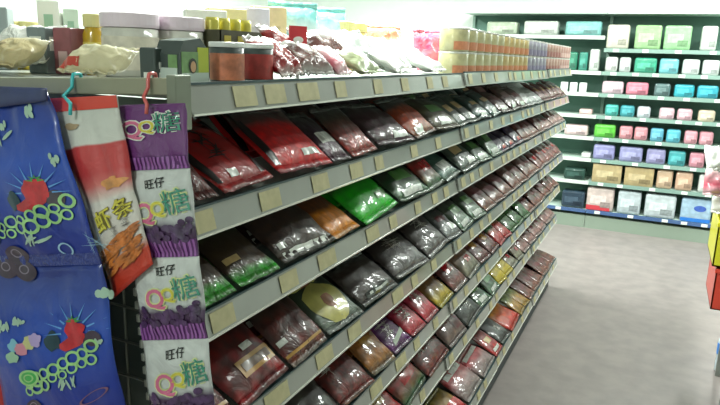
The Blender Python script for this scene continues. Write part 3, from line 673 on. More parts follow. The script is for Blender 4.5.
# gable carton with a picture
yc = ty(195, 70, x)
t = thing('food_carton', 'small carton with dark hood and green yellow picture panel at the shelf corner', 'carton', (x, yc, ZT))
bm = bmesh.new(); W = .066; Hc = .066
pr = [(-W / 2, 0), (W / 2, 0), (W / 2, Hc * .78), (W * .2, Hc * 1.05), (-W * .35, Hc * .98), (-W / 2, Hc * .7)]
vs = [[bm.verts.new((xx, a, b)) for a, b in pr] for xx in (0, -.045)]
for i in range(6): bm.faces.new((vs[0][i], vs[0][(i + 1) % 6], vs[1][(i + 1) % 6], vs[1][i]))
bm.faces.new(vs[0]); bm.faces.new(vs[1][::-1]); bmesh.ops.recalc_face_normals(bm, faces=bm.faces)
obj('carton_hood', bm, charcoal, t)
label_patch_box(t, 0, -W * .44, W * .46, .003, Hc * .3, mat('pale_grey_print', (196, 208, 200), .4), 'white_panel')
label_patch_box(t, 0, -W * .44, W * .1, Hc * .3, Hc * .75, mat('soft_green_print', (120, 156, 100), .4, vary=.2, vscale=60), 'green_panel')
label_patch_box(t, 0, W * .1, W * .46, Hc * .3, Hc * .85, mat('yellow_green_print', (186, 196, 60), .4), 'yellow_panel')
obj('end_panel_print', B(-.04, -.004, -W / 2 - .0012, -W / 2, .003, Hc * .4), mat('pale_grey_print', (196, 208, 200), .4), t)
obj('end_panel_print', B(-.02, -.004, -W / 2 - .0012, -W / 2, Hc * .4, Hc * .68), mat('soft_green_print', (120, 156, 100), .4), t)
bm = ell(0, 0, .009, .011, 16, 2); 
for v in bm.verts: v.co = Vector((.0018, v.co.x - W * .1, v.co.y + Hc * .45))
obj('round_picture', bm, mat('dark_hair_print', (50, 50, 44), .4), t)
bm = ell(0, 0, .006, .008, 16, 2)
for v in bm.verts: v.co = Vector((.0022, v.co.x - W * .09, v.co.y + Hc * .43))
obj('round_picture', bm, mat('peach_print', (206, 160, 120), .4), t)
yc = ty(164, 60, -.66)
topbox('food_carton', 'narrow dark grey carton with white stripes behind the end bracket', 'carton', -.665, yc, .026, .03, .054, charcoal, [(.3, .8, .1, .35, whiteprint, 'white_stripe'), (.3, .8, .45, .62, whiteprint, 'white_stripe')])
lab_r = mat('label_red_green', (176, 60, 56), .4, vary=.3, vscale=60); lab_g = mat('label_red_cream', (196, 120, 90), .4, vary=.4, vscale=50)
for u, lb, nm in ((227, lab_g, 'orange and green'), (257, lab_r, 'plain red')):
    jar('spread_jar', 'charcoal jar with flat white lid and %s label at the shelf front' % nm, -.635, ty(u, 70, -.635), .027, .066, charcoal, white_lid, lb, 'charcoal jars at the front of the top shelf', .12)
# clear jars with pale lids
jarbody = mat('cloudy_jar', (206, 204, 194), .15, coat=.8, vary=.15, vscale=30); jl = mat('faint_jar_label', (214, 206, 190), .4, vary=.2, vscale=40)
for u, r, nm in ((131, .052, 'left'), (178, .052, 'right')):
    p = at(u, 50, X=-.90 if nm == 'left' else -.88); jar('sweet_jar', 'large cloudy jar with broad pinkish white lid, %s one of the pair' % nm, p.x, p.y, .05, .113, jarbody, pink_lid, jl, 'cloudy jars with pinkish lids', .22)
p = at(95, 40, X=-.99)
t = thing('oil_bottle', 'golden bottle with pale cap beside the cloudy jars', 'bottle', (p.x, p.y, ZT))
obj('bottle_body', lathe([(.02, 0), (.022, .006), (.022, .075), (.016, .09), (.009, .098)], 24), mat('gold_oil', (196, 160, 40), .2, coat=1), t, True)
obj('cap', lathe([(.019, .088), (.02, .092), (.02, .11), (.018, .112)], 20), mat('pale_gold_cap', (224, 214, 150), .3), t)
obj('printed_label', lathe([(.0225, .03), (.0226, .031), (.0226, .06), (.0225, .061)], 24), mat('gold_label', (216, 196, 90), .4), t)
bur = mat('burgundy_card', (140, 84, 90), .45, vary=.15, vscale=40); gry = mat('blue_grey_card', (120, 132, 134), .45, vary=.15, vscale=40)
p = at(82, 55, X=-1.0); topbox('food_carton', 'burgundy carton with pale print beside the golden bottle', 'carton', p.x, p.y, .05, .045, .085, bur, [(.3, .8, .15, .5, mat('pale_pink_print', (206, 176, 176), .4), 'printed_label')])
p = at(56, 50, X=-1.05); topbox('food_carton', 'blue grey carton left of the burgundy carton', 'carton', p.x, p.y, .045, .05, .085, gry, [(.2, .8, .5, .8, whiteprint, 'printed_label')])
# soft bags on the top
def pillow(name, label, cat, c, w, h, tt, rotz, tilt, m, seed, marks=(), roll=0, group=None, wr=.006):
    t = thing(name, label, cat, c, group); f = local_surf(w, h, tt, seed, seal=.07, wr=wr)
    obj('pouch', closed(f, 0, 1, .07, .93, 18, 18), m, t, True)
    obj('seal', closed(f, 0, 1, .93, 1, 28, 2, wavy=.0008), m, t, True); obj('seal', closed(f, 0, 1, 0, .07, 28, 2, wavy=.0008), m, t, True)
    for i, (a, b, cc, d, mm) in enumerate(marks): obj('printed_label', sheet(f, a, b, cc, d, 8, 6, 1, .0012 + .0004 * i), mm, t, True)
    t.rotation_euler = (Matrix.Rotation(rotz, 3, 'Z') @ Matrix.Rotation(tilt, 3, 'X') @ Matrix.Rotation(roll, 3, 'Y')).to_euler()
    return t
cream = film('cream_paper_film', [(0, (206, 196, 160)), (.5, (214, 204, 166)), (1, (222, 216, 186))], 20, .06, (150, 130, 90), rough=.35, bump=.5, bscale=25, coat=.4)
creamr = mat('red_stripe_print', (190, 66, 50), .35, coat=.4)
p = at(105, 77, Y=.76); pillow('paper_bag', 'cream paper bag with red stripe lying behind the end rail', 'food bag', (p.x, .735, ZT), .12, .066, .034, .1, .62, cream, 3.1, [(.0, .35, .1, .28, creamr)], .0)
p = at(22, 77, Y=.80); pillow('paper_bag', 'tan paper bag with dark script at the upper left edge of shelf', 'food bag', (p.x, .76, ZT), .13, .085, .04, -.15, .5, film('tan_paper_film', [(0, (186, 170, 126)), (.7, (196, 180, 136)), (1, (226, 222, 200))], 20, .08, (120, 100, 70), rough=.4, bump=.6, bscale=25, coat=.3), 5.2, [(.2, .45, .35, .5, mat('faded_script', (130, 116, 84), .5, vary=.3, vscale=80))])
wh = film('white_crumple_film', [(0, (226, 226, 220)), (1, (232, 232, 226))], 20, .08, (160, 160, 150), rough=.3, bump=.8, bscale=30)
p = at(20, 40, Y=.86); pillow('plastic_bag', 'white crumpled plastic bag behind the tan paper bag', 'bag', (p.x, .86, ZT), .14, .1, .05, .2, .8, wh, 6.6)
gold = mat('gold_foil', (196, 176, 70), .3, metal=.3, bump=.4, vary=.25, vscale=30)
for k, u in enumerate((8, 27)):
    p = at(u, 20, Y=.95 + .03 * k); t = jar('gold_tin', 'gold tin with pale top at upper left, %s of the two' % ('left' if k == 0 else 'right'), p.x, p.y, .02, .1, gold, mat('pale_gold_cap', (224, 214, 150), .3), mat('gold_label', (216, 196, 90), .4), 'gold tins at upper left')
for k, (u, w, h, c, nm) in enumerate([(50, .07, .19, (232, 232, 224), 'tall white carton behind the blue grey carton'), (72, .05, .17, (206, 222, 206), 'tall pale green carton behind the burgundy carton'), (-8, .1, .16, (150, 160, 160), 'tall grey carton at the extreme upper left')]):
    p = at(u, 40, Y=(1.03, 1.06, .9)[k]); topbox('food_carton', nm, 'carton', p.x, p.y, w * .66, .035, h * .78, mat('tall_card_%s' % 'abc'[k], c, .5, vary=.06), [(.3, .7, .6, .8, mat('faint_green_print', (150, 186, 160), .4), 'printed_label')], rz=-1.0)
# dark tray of gold cans
p0 = at(243, 37, X=-.80)
t = thing('can_tray', 'dark cardboard tray behind the white lidded jars', 'tray', (-.80, p0.y, ZT))
TW = .13
bm = B(-.07, 0, -TW / 2, TW / 2, 0, .004); box(bm, -.002, 0, -TW / 2, TW / 2, 0, .062); box(bm, -.07, -.068, -TW / 2, TW / 2, 0, .062); box(bm, -.07, 0, -TW / 2, -TW / 2 + .002, 0, .062); box(bm, -.07, 0, TW / 2 - .002, TW / 2, 0, .062)
obj('tray_box', bm, mat('dark_card', (74, 72, 50), .5, vary=.2, vscale=40), t)
t.scale = (1, 1.15, 1.5)
for k in range(3): label_patch_box(t, 0, -TW * .42 + k * TW * .3, -TW * .42 + k * TW * .3 + .018, .008, .055, mat('ochre_print', (190, 176, 80), .4), 'printed_label')
for k in range(4):
    o = obj('small_can', lathe([(.013, 0), (.014, .004), (.014, .07), (.012, .076)], 18), mat('yellow_can', (206, 196, 90), .3, metal=.2), None, True); o.location = (-.835, p0.y - .055 + k * .037, ZT + .007); o.scale = (1, 1, 1.45)
    tag(o, '%s small yellow can standing in the dark cardboard tray' % ('nearest', 'second nearest', 'third nearest', 'farthest')[k], 'can', 'yellow cans in the dark tray')

# heap of red, brown and white bags
def hz(u, x): return rail_y(u, ZT + .02, x)
rw = film('red_white_film', [(0, (200, 190, 186)), (.14, (150, 26, 34)), (.8, (150, 30, 34)), (.9, (200, 196, 192)), (1, (230, 230, 228))], 25, .25, (110, 30, 30), rough=.25, bump=.3, bscale=22, foot=0)
bw = film('brown_white_film', [(0, (200, 198, 194)), (.2, (104, 50, 44)), (.65, (90, 40, 38)), (.8, (200, 196, 192)), (1, (226, 226, 224))], 25, .3, (80, 50, 44), rough=.25, bump=.3, bscale=22, foot=0)
sw = film('silver_white_film', [(0, (224, 226, 222)), (.5, (196, 204, 198)), (1, (230, 232, 228))], 25, .15, (130, 136, 130), rough=.2, bump=.4, bscale=22)
ww = film('plain_white_film', [(0, (232, 232, 226)), (1, (228, 230, 226))], 25, .08, (170, 170, 160), rough=.25, bump=.3, bscale=22, foot=0)
pw = film('pink_white_film', [(0, (226, 200, 204)), (.3, (200, 90, 110)), (.6, (214, 170, 176)), (1, (230, 228, 226))], 30, .2, (190, 60, 80), rough=.3, bump=.3, bscale=22, foot=0)
gr = film('dull_green_film', [(0, (190, 200, 160)), (.5, (176, 186, 140)), (1, (220, 222, 210))], 30, .15, (90, 100, 70), rough=.3, bump=.3, bscale=22, foot=0)
heap = [
 (289, -.61, .0, .11, .10, 40, .15, rw, 'red bag with white folded foot at the front of the heap'),
 (315, -.61, .0, .11, .10, 34, -.2, bw, 'brown and white bag at the front of the heap, beyond the red bag'),
 (296, -.69, .012, .13, .11, 46, .3, rw, 'red and white bag lying behind the front red bag'),
 (334, -.67, .012, .15, .12, 40, -.3, bw, 'brown bag with long white fold on top of the heap'),
 (343, -.61, .0, .11, .09, 34, .25, pw, 'pink speckled white bag at the front of the heap'),
 (362, -.67, .012, .16, .13, 40, -.3, sw, 'silvery bag sliding down the middle of the heap'),
 (370, -.61, .0, .13, .09, 30, .1, gr, 'dull green and white bag at the shelf front'),
 (392, -.66, .01, .17, .13, 36, -.25, ww, 'plain white bag lying past the silvery bag'),
 (402, -.61, .0, .15, .1, 26, .2, ww, 'flat white bag on the shelf front past the green one'),
 (422, -.67, .008, .2, .13, 30, -.1, sw, 'silver white bag near the pink flowered bag'),
 (438, -.61, .0, .18, .1, 22, .1, ww, 'white bag lying just before the wrapped canisters'),
]
for i, (u, x, z, w, h, tl, rz, m, lb) in enumerate(heap):
    pillow('snack_bag', lb, 'snack bag', (x, hz(u, x), ZT + z + .001), w, h, .034, math.pi / 2 + rz, math.radians(tl), m, 40 + i * 2.3, group='heap of bags on the top shelf')
redcard = mat('red_card', (190, 40, 50), .35, coat=.4)
p = at(298, 40, X=-.70)
t = thing('price_card', 'small red card with white oval standing up behind the heap', 'card', (p.x, p.y, p.z))
obj('card', B(-.001, .001, -.021, .021, -.028, .028), redcard, t)
bm = ell(0, 0, .012, .007, 18, 2)
for v in bm.verts: v.co = Vector((.0016, v.co.x, v.co.y))
obj('white_oval', bm, whiteprint, t); obj('card_stem', B(-.002, 0, -.003, .003, p.z * 0 - (p.z - ZT), -.028), whiteprint, t); t.rotation_euler = (0, 0, -.5)
# standing row behind: teal packs, gold tins, cream cartons, orange bag
tealf = film('teal_pack_film', [(0, (120, 190, 186)), (.2, (110, 186, 182)), (.35, (216, 232, 230)), (.65, (206, 226, 226)), (.8, (120, 190, 190)), (1, (130, 196, 190))], 25, .05, (90, 150, 150), rough=.3, bump=.3)
for k, u in enumerate((292, 322)):
    p = at(u, 20, X=-1.05); pillow('wipes_pack', '%s teal and white soft pack standing at the back of the top shelf' % ('nearer' if k == 0 else 'farther'), 'soft pack', (-1.05, p.y, ZT), .16, .2, .05, math.pi / 2 - .75, math.radians(86), tealf, 60 + k, [(.2, .8, .45, .56, mat('pale_teal_script', (150, 196, 206), .4))], group='teal soft packs on the top shelf')
for k, (u, c, nm) in enumerate([(207, (226, 224, 214), 'white round-topped tub pack'), (228, (222, 206, 150), 'yellowish cream carton'), (252, (206, 200, 216), 'lilac white carton'), (270, (220, 196, 150), 'tan cream carton')]):
    p = at(u, 20, X=-1.05); topbox('food_carton', nm + ' at the back of the top shelf above the dark tray', 'carton', -1.05, p.y, .1, .06, .15 + .01 * k, mat('pale_card_%s' % 'abcd'[k], c, .5, vary=.1, vscale=30), [(.2, .8, .3, .7, mat('pale_label_%s' % 'abcd'[k], tuple(int(q_ * .88) for q_ in c), .5, vary=.15, vscale=40), 'printed_label')], rz=-.75)
for k, u in enumerate((343, 356)):
    p = at(u, 25, X=-1.0); jar('gold_tin', '%s gold tin standing behind the heap of bags' % ('nearer' if k == 0 else 'farther'), p.x, p.y, .038, .16, mat('soft_gold', (216, 190, 110), .35, vary=.1), mat('pale_gold_cap', (224, 214, 150), .3), mat('gold_label', (216, 196, 90), .4), 'gold tins behind the heap')
orf = film('orange_white_film', [(0, (230, 226, 216)), (.5, (226, 216, 200)), (.7, (206, 130, 96)), (1, (210, 150, 120))], 25, .1, (180, 120, 90), rough=.3, bump=.8)
for k, (u, m_, lb) in enumerate([(382, orf, 'white puffed bag with orange top standing behind the heap'), (400, ww, 'white puffed bag standing next to the orange topped bag'), (418, ww, 'white puffed bag standing behind the pink flowered bag')]):
    p = at(u, 30, X=-.95); pillow('snack_bag', lb, 'snack bag', (-.95, p.y, ZT), .2, .16, .06, math.pi / 2 - .6, math.radians(70), m_, 70 + k, wr=.01)
p = at(434, 42, X=-.8)
pillow('snack_bag', 'rose pink flowered bag standing before the wrapped canisters', 'snack bag', (-.8, p.y, ZT), .2, .15, .05, math.pi / 2 - .5, math.radians(75), film('rose_film', [(0, (196, 90, 120)), (.5, (180, 40, 90)), (1, (196, 80, 110))], 30, .3, (232, 190, 200), rough=.3, bump=.8), 77, wr=.01)
# wrapped canisters, two tiers
CR = .048; CH = .074
cols = [((178, 172, 130), (190, 124, 90)), ((190, 168, 112), (198, 130, 90)), ((150, 146, 160), (130, 122, 148)), ((170, 134, 122), (150, 104, 98)), ((168, 130, 122), (186, 156, 148))]
protoc = {}
y = 2.02; k = 0
names = ['olive and gold', 'yellow gold', 'mauve grey', 'brick pink', 'dusty rose']
lid_m = mat('silver_lid', (214, 214, 206), .3, metal=.3)
idx = {}
while y < 4.46:
    g = min(4, int((y - 2.02) / .5))
    for tier in (0, 1):
        idx[(g, tier)] = idx.get((g, tier), 0) + 1
        lb = '%s canister, %s from near in its colour, in the %s tier' % (names[g], (NTH)[idx[(g, tier)] - 1], 'lower' if tier == 0 else 'upper')
        loc = (-.64, y + CR, ZT + tier * (CH + .001))
        if g not in protoc:
            t = thing('food_canister', lb, 'canister', loc, 'canisters in two tiers on the top shelf'); a, b = cols[g]
            obj('canister_body', lathe([(CR * .95, 0), (CR, .003), (CR, CH * .9), (CR * .97, CH * .92)], 20), mat('canister_%s' % 'abcde'[g], a, .3, coat=.6, vary=.25, vscale=25), t, True)
            obj('lid', lathe([(CR * .98, CH * .92), (CR, CH * .93), (CR, CH * .99), (CR * .95, CH)], 20), lid_m, t)
            bm = bmesh.new(); A = []
            for z in (CH * .06, CH * .42): A.append([bm.verts.new(((CR + .0005) * math.cos(q_), (CR + .0005) * math.sin(q_), z)) for q_ in [-1.3 + 1.6 * j / 12 for j in range(13)]])
            for j in range(12): bm.faces.new((A[0][j], A[0][j + 1], A[1][j + 1], A[1][j]))
            obj('printed_label', bm, mat('canister_label_%s' % 'abcde'[g], b, .35, vary=.3, vscale=40), t, True); protoc[g] = t
        else: dup(protoc[g], loc, lb)
    y += 2 * CR + .003

# ---------------------------------------------------------------- far wall shelving
YW = 6.35
LZ = [1.65, 1.445, 1.248, 1.048, .845, .641, .424, .15]
wallshelf = mat('wall_shelf_enamel', (196, 214, 204), .4, vary=.05); wallback = mat('wall_shelf_back', (84, 122, 108), .5, vary=.12)
bluestrip = mat('blue_strip', (70, 96, 140), .4); tick = mat('white_ticket', (222, 228, 222), .5)
def wall_unit(x0, x1, lz, label, strip=wallshelf):
    t = thing('wall_shelving', label, 'shelf unit', (x0, YW, 0), 'green backed shelf units on the far wall')
    def W(name, bm, m, parent=None): 
        for v in bm.verts: v.co -= Vector((x0, YW, 0))
        return obj(name, bm, m, parent or t)
    W('back_panel', B(x0 + .002, x1 - .002, YW + .34, YW + .36, .05, 2.0), wallback)
    W('upright_post', B(x0 + .002, x0 + .028, YW + .31, YW + .34, 0, 2.0), mat('wall_post', (130, 160, 146), .4))
    W('top_cap', B(x0 + .002, x1 - .002, YW + .0, YW + .36, 1.985, 2.01), wallshelf)
    W('base', B(x0 + .002, x1 - .002, YW + .02, YW + .3, 0, .12), mat('wall_base', (134, 148, 134), .5))
    for i, z in enumerate(lz):
        sh = W('shelf', B(x0 + .002, x1 - .002, YW + .008, YW + .33, z + .01, z + .028), wallshelf)
        W('price_strip', B(x0 + .002, x1 - .002, YW, YW + .008, z, z + .034), (strip if strip is not wallshelf else mat('teal_strip', (124, 152, 142), .4)) if i < len(lz) - 1 else bluestrip, sh)
        rnd = random.Random(i + int(x0 * 10)); xx = x0 + .08
        while xx < x1 - .1:
            W('price_ticket', B(xx, xx + .05, YW - .003, YW - .0005, z + .003, z + .03), tick, sh); xx += rnd.uniform(.15, .3)
    return t
wall_unit(-.56, .62, LZ, 'far wall shelf unit directly ahead at the end of the aisle')
wall_unit(.62, 1.8, LZ, 'far wall shelf unit at the right, mostly beyond the picture edge')
wall_unit(-1.88, -.56, [1.76] + LZ[1:], 'far wall shelf unit partly hidden behind the long gondola', mat('pale_strip', (196, 206, 198), .4))
packmats = {}
def pm(c):
    if c not in packmats:
        packmats[c] = 0; k_ = c; c = tuple(int(x * .88 + 4) for x in c); packmats[k_] = film('soft_pack_%d_%d_%d' % c, [(0, tuple(int(x * .85) for x in c)), (.3, c), (.7, tuple(min(255, int(x * 1.06)) for x in c)), (1, c)], 24, .35, tuple(int(x * .62) for x in c), rough=.4, bump=.4, coat=.4, bscale=25); c = k_
    return packmats[c]
nm_ = {}
PW = {}
def soft_pack(x0, x1, z, h, c, cn, where, kind='tissue_pack', cat='tissue pack', d=.14, lab=None, box_=False):
    w = x1 - x0 - .006; xc = (x0 + x1) / 2
    nm_[(cn, where)] = nm_.get((cn, where), 0) + 1; n = nm_[(cn, where)]
    lb = '%s%s on the %s of the far wall' % (cn, '' if n == 1 else ', %s from the left' % NTH[n - 1], where)
    t = thing(kind, lb, cat, (xc, YW + .012 + random.uniform(0, .02), z + .03), 'packs on the far wall shelves')
    bm = B(-w / 2, w / 2, 0, d, 0, h, bev=.004 if box_ else min(.02, h * .22, w * .2)); uvl = bm.loops.layers.uv.verify()
    for fc in bm.faces:
        for lp in fc.loops: lp[uvl].uv = (lp.vert.co.x / w + .5, lp.vert.co.z / h)
    obj('wrapping' if not box_ else 'carton', bm, pm(c), t, not box_ and False)
    l = lab or tuple(int(x * .78 + 34) for x in c)
    lm = mat('pack_label_%d_%d_%d' % l, l, .4, vary=.25, vscale=25)
    bm = B(-w * .36, w * .22, -.0018, .001, h * .3, h * .66, bev=.0008)
    if lab:
        bm.free(); bm = ell(w * .12, h * .6, min(.05, w * .25), h * .13, 20, 2)
        for v in bm.verts: v.co = Vector((v.co.x, -.0015, v.co.y))
        bmesh.ops.reverse_faces(bm, faces=bm.faces)
    elif h > .05:
        obj('printed_label', B(w * .02, w * .4, -.0024, .001, h * .16, h * .4, bev=.0006), mat('pack_blot_%d_%d_%d' % c, tuple(int(x * .62) for x in c), .4, vary=.3, vscale=40), t)
    obj('printed_label', bm, lm, t)
    return t
W_ = (226, 230, 222)
rows = {
 0: ('top shelf', 25, 50, [(605, 628, (228, 226, 206), 'cream pack'), (633, 660, (166, 214, 150), 'light green pack'), (662, 690, (160, 216, 156), 'mint green pack'), (699, 716, (222, 232, 222), 'tall white pack')]),
 1: ('second shelf', 58, 73, [(604, 617, (226, 230, 224), 'white pack'), (618, 630, (216, 226, 222), 'pale pack'), (633, 656, (60, 170, 136), 'emerald pack'), (658, 678, (120, 200, 210), 'cyan white pack'), (681, 699, (222, 232, 228), 'long white pack'), (701, 719, (222, 232, 228), 'long white pack')]),
 2: ('third shelf', 83, 95, [(601, 623, (222, 196, 206), 'pale pink pack'), (625, 648, (222, 130, 150), 'pink pack'), (653, 670, (90, 120, 120), 'dark grey pack'), (673, 694, (50, 176, 190), 'cyan pack'), (696, 718, (50, 170, 190), 'cyan pack')]),
 3: ('fourth shelf', 107, 118, [(604, 618, (70, 180, 170), 'teal pack'), (619, 634, (60, 160, 170), 'teal pack'), (636, 650, (206, 214, 222), 'white pack'), (658, 674, (226, 190, 200), 'pink edged white pack'), (676, 692, (226, 180, 192), 'pink edged white pack'), (697, 715, (222, 206, 180), 'cream pack')]),
 4: ('fifth shelf', 128, 141, [(593, 615, (90, 190, 60), 'bright green pack'), (618, 632, (222, 150, 160), 'pink pack'), (633, 647, (222, 150, 160), 'pink pack'), (649, 663, (100, 180, 206), 'sky blue pack'), (665, 680, (90, 186, 206), 'sky blue pack'), (683, 697, (226, 160, 172), 'pink pack'), (698, 713, (226, 160, 172), 'pink pack')]),
 5: ('sixth shelf', 149, 163, [(592, 614, (150, 150, 200), 'lavender pack'), (618, 642, (160, 160, 206), 'lavender pack'), (645, 665, (160, 156, 200), 'lavender pack'), (667, 685, (70, 170, 176), 'teal pack'), (688, 704, (222, 150, 166), 'pink pack'), (706, 719, (220, 226, 222), 'white pack')]),
 6: ('seventh shelf', 169, 186, [(591, 621, (196, 176, 130), 'tan carton'), (623, 653, (196, 174, 128), 'tan carton'), (655, 672, (222, 190, 160), 'peach pack'), (674, 692, (222, 184, 156), 'peach pack'), (697, 717, (226, 230, 226), 'white pack')]),
 7: ('bottom shelf', 194, 214, [(585, 613, (226, 206, 200), 'red edged white pack'), (616, 640, (206, 220, 226), 'bluish white pack'), (643, 675, (214, 226, 230), 'bluish white pack'), (679, 711, (176, 206, 230), 'blue based white pack')]),
}
for i, (where, v0, v1, items) in rows.items():
    for (u0, u1, c, cn) in items:
        um = (u0 + u1) / 2; ad = (um - 650) * .0006 * ((v0 + v1) / 2 - 12)
        a = at(u0, v1 + ad, Y=YW + .02); b = at(u1, v1 + ad, Y=YW + .02); tp = at(um, v0 + ad, Y=YW + .02)
        h = max(.06, min(tp.z - LZ[i] - .03, .28))
        t = soft_pack(a.x, b.x, LZ[i], h, c, cn, where, box_=(i == 6 and u0 < 655), kind='tissue_carton' if i == 6 and u0 < 655 else 'tissue_pack', lab=(60, 90, 170) if cn.startswith('blue based') else None)
        if cn.startswith('red edged'): obj('red_band', B((a.x - b.x) / 2 + .006, (b.x - a.x) / 2 - .03, -.001, 0, .005, .05), mat('red_band', (190, 60, 70), .4), t)
        if i == 7 and cn.startswith('blue based'):   # blue foot of the wrapper
            bm = B((a.x - b.x) / 2 + .006, (b.x - a.x) / 2 - .006, -.001, 0, .005, .06); bmesh.ops.scale(bm, vec=(1, 1, .6), verts=bm.verts[:]); obj('blue_band', bm, mat('blue_band', (40, 110, 190), .4), t)
# goods seen in the partly hidden unit
left = [(-.92, -.6, 1.76, .13, (130, 200, 196), 'wide teal carton', 'upper shelf, partly hidden unit,'), (-1.3, -.98, 1.76, .13, (216, 224, 214), 'wide pale carton', 'upper shelf, partly hidden unit,'),
        (-1.66, -1.36, 1.76, .12, (190, 206, 180), 'pale olive carton', 'upper shelf, partly hidden unit,'),
        (-.9, -.78, 1.445, .17, (50, 140, 110), 'green tall pack', 'second shelf, partly hidden unit,'), (-.68, -.59, 1.445, .2, (216, 226, 216), 'tall white pack', 'second shelf, partly hidden unit,'), (-.77, -.69, 1.445, .17, (50, 150, 130), 'sea green tall pack', 'second shelf, partly hidden unit,'),
        (-.72, -.6, 1.048, .05, (226, 190, 186), 'low white and red pack', 'fourth shelf, partly hidden unit,'), (-.84, -.62, .845, .1, (222, 196, 196), 'white pack with red print', 'fifth shelf, partly hidden unit,'),
        (-.66, -.57, .641, .05, (216, 222, 216), 'small white pack', 'sixth shelf, partly hidden unit,'), (-.8, -.6, .424, .11, (30, 70, 60), 'dark green pack', 'seventh shelf, partly hidden unit,'), (-.8, -.58, .15, .16, (40, 64, 84), 'dark blue pack', 'bottom shelf, partly hidden unit,')]
for a, b, z, h, c, cn, where in left: soft_pack(a, b, z, h, c, cn, where.rstrip(','), cat='pack')
for k in range(3):
    bm = lathe([(.03, 0), (.034, .004), (.034, .086), (.03, .09), (.012, .09), (.012, .086)], 20); o = obj('paper_roll', bm, mat('white_paper', (224, 228, 226), .8, bump=.1), None, True); o.location = (-.88 + .085 * k, YW + .06, 1.248 + .03)
    tag(o, '%s white paper roll of the three beyond the end of the gondola' % ('left', 'middle', 'right')[k], 'paper roll', 'white paper rolls')

# ---------------------------------------------------------------- right hand display, cut by the picture edge
YD = 3.2
def crate(name, label, u, v0, v1, m, seed, w=.3):
    a = at(u, v1, Y=YD); b = at(u, v0, Y=YD); hh = b.z - a.z
    t = thing(name, label, 'crate', (a.x, YD, a.z))
    bm = bmesh.new(); th = .006
    box(bm, 0, w, 0, .38, 0, th); box(bm, 0, th, 0, .38, 0, hh); box(bm, w - th, w, 0, .38, 0, hh); box(bm, 0, w, 0, th, 0, hh); box(bm, 0, w, .38 - th, .38, 0, hh)
    obj('crate_body', bm, m, t); obj('rim', B(-.004, w + .004, -.004, .004, hh - .02, hh, bev=.002), m, t)
    return t
p_y = crate('plastic_crate', 'yellow crate cut by the right picture edge, above the red one', 712, 222, 266, mat('yellow_plastic', (206, 200, 30), .4, coat=.3, vary=.05), 1)
p_r = crate('plastic_crate', 'red crate cut by the right picture edge, below the yellow one', 710, 268, 309, mat('red_plastic', (200, 60, 40), .4, coat=.3, vary=.05), 2)
fl = at(708, 309, Y=YD)
t = thing('display_stand', 'tall grey stand under the crates at the right picture edge', 'stand', (fl.x + .05, YD + .02, 0))
sm = mat('stand_grey', (130, 134, 128), .5)
for dx in (.06, .22):
    for dy in (0, .32): obj('leg', B(dx, dx + .02, dy, dy + .02, 0, fl.z - .002), sm, t)
obj('top_frame', B(.06, .24, 0, .34, fl.z - .022, fl.z - .002), sm, t)
tpz = at(706, 222, Y=YD)
t = None
for k, (u, v0, v1, w, hh, tl) in enumerate([(704, 150, 175, .16, .13, 50), (702, 165, 196, .18, .15, 70), (709, 185, 221, .2, .16, 80)]):
    p = at(u + 6, v1, Y=YD + .12 * (k))
    p.z = max(p.z, tpz.z + .004) if k == 2 else p.z
    pillow('plastic_bag', ['white crumpled bag topmost of the right hand heap', 'pinkish white crumpled bag in the middle of the right hand heap', 'white crumpled bag resting on the yellow crate'][k], 'bag', (p.x + w * .35, YD + .05 + .06 * k, p.z), w, hh, .06, .3 - .4 * k, math.radians(tl), [ww, pw, ww][k], 90 + k, wr=.02)
# water bottles on the floor below
for k, (dx, dy, nm) in enumerate(((0, 0, 'front'), (.02, .12, 'rear'))):
    pb = at(722, 372, Z=.0)
    t = thing('water_bottle', '%s clear bottle with blue label on the floor at the right edge' % nm, 'bottle', (pb.x + dx, pb.y + dy, 0.0))
    obj('bottle_body', lathe([(.036, 0), (.04, .01), (.04, .06), (.037, .075), (.04, .09), (.04, .17), (.03, .2), (.014, .225), (.013, .24)], 24), mat('clear_plastic', (190, 206, 214), .12, coat=1, vary=.1), t, True)
    obj('cap', lathe([(.016, .238), (.017, .24), (.017, .256), (.015, .258)], 16), mat('blue_cap', (40, 100, 190), .4), t)
    obj('printed_label', lathe([(.0405, .1), (.0408, .101), (.0408, .158), (.0405, .16)], 24), mat('blue_label', (50, 120, 200), .4), t)

# loose paper ticket hanging off a strip
p = at(399, 337, X=-.575)
o = obj('paper_slip', B(0, .0012, -.035, .035, -.006, .01, bev=.0004), mat('paper_slip', (176, 184, 172), .6)); o.location = (-.578, p.y, p.z); o.rotation_euler = (0.25, -.5, 0)
tag(o, 'loose pale paper slip stuck on the fifth price strip below the violet bag', 'paper')

# ---------------------------------------------------------------- room
fm = bpy.data.materials.new('floor_concrete'); fm.use_nodes = True; N = fm.node_tree.nodes; L = fm.node_tree.links; b = N['Principled BSDF']
tc = N.new('ShaderNodeTexCoord'); n = N.new('ShaderNodeTexNoise'); n.inputs['Scale'].default_value = 9; n.inputs['Detail'].default_value = 8; L.new(tc.outputs['Object'], n.inputs['Vector'])
r = N.new('ShaderNodeValToRGB'); r.color_ramp.elements[0].position = .35; r.color_ramp.elements[1].position = .65; r.color_ramp.elements[0].color = lin((130, 122, 120)); r.color_ramp.elements[1].color = lin((143, 134, 131)); L.new(n.outputs['Fac'], r.inputs['Fac']); L.new(r.outputs['Color'], b.inputs['Base Color']); b.inputs['Roughness'].default_value = .45
struct('floor', B(-4.2, 3.2, -2.5, 6.75, -.1, 0), fm)
wm = mat('wall_white', (224, 232, 226), .8, vary=.03)
struct('wall_back', B(-4.2, 3.2, 6.75, 6.85, 0, 2.9), wm)
struct('wall_left', B(-4.3, -4.2, -2.5, 6.75, 0, 2.9), wm)
struct('wall_right', B(3.2, 3.3, -2.5, 6.75, 0, 2.9), wm)
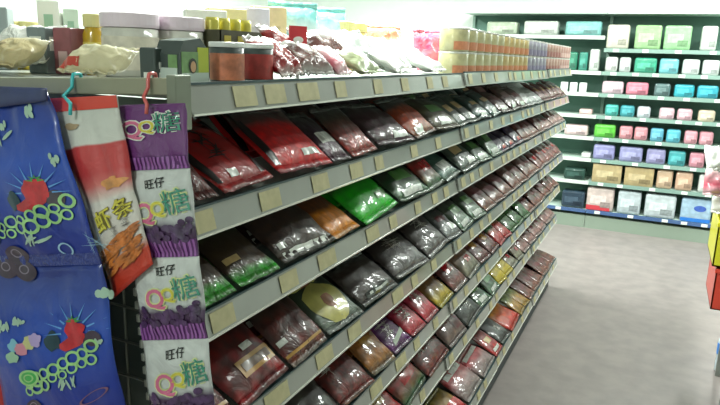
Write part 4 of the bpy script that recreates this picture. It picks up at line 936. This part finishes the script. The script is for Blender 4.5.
struct('wall_front', B(-4.2, 3.2, -2.6, -2.5, 0, 2.9), wm)
struct('ceiling', B(-4.3, 3.3, -2.6, 6.85, 2.9, 3.0), wm)
lampm = mat('lamp_diffuser', (236, 255, 244), .5, emit=1)
def tube_light(x, y, z, power, ly=1.2, lx=.12, nm=''):
    t = thing('ceiling_light', nm, 'light', (x, y, 2.9), 'fluorescent ceiling lights')
    obj('housing', B(-.09, .09, -ly / 2, ly / 2, z - 2.9 + .02, 0), mat('lamp_housing', (230, 232, 230), .5), t)
    obj('tube', tube([(0, -ly / 2 + .02, z - 2.9 + .0), (0, ly / 2 - .02, z - 2.9 + .0)], .014, 12), lampm, t, True)
    l = bpy.data.lights.new('ceiling_lamp', 'AREA'); l.shape = 'RECTANGLE'; l.size = lx; l.size_y = ly; l.energy = power; l.color = (.93, 1, .94)
    o = bpy.data.objects.new('ceiling_lamp', l); C.objects.link(o); o.location = (x, y, z - .03); return o
tube_light(-1.15, 2.2, 2.6, 88, nm='fluorescent light over the near half of the gondola')
tube_light(-1.15, 4.2, 2.6, 95, nm='fluorescent light over the far half of the gondola')
tube_light(.05, 2.0, 2.75, 10, nm='fluorescent light over the near half of the aisle')
tube_light(.05, 4.4, 2.75, 24, nm='fluorescent light over the far half of the aisle')
tube_light(-2.8, 4.6, 2.6, 60, nm='fluorescent light over the left hand side of the shop')
tube_light(-.6, -1.3, 2.6, 26, nm='fluorescent light behind the camera')
tube_light(.6, 5.3, 2.75, 60, nm='fluorescent light in front of the far wall shelves')
w = bpy.data.worlds.new('World'); bpy.context.scene.world = w; w.use_nodes = True; w.node_tree.nodes['Background'].inputs[0].default_value = (.5, .55, .52, 1); w.node_tree.nodes['Background'].inputs[1].default_value = .3

# ---------------------------------------------------------------- camera
cam = bpy.data.cameras.new('Camera'); cam.sensor_width = 36; cam.lens = F / 720 * 36; cam.clip_start = .02
co = bpy.data.objects.new('Camera', cam); C.objects.link(co); co.matrix_world = Matrix.Translation((0, 0, H)) @ R.to_4x4()
sc = bpy.context.scene; sc.camera = co
sc.view_settings.view_transform = 'Standard'; sc.view_settings.look = 'None'; sc.view_settings.gamma = 1; sc.view_settings.exposure = 0.4; sc.view_settings.use_curve_mapping = False
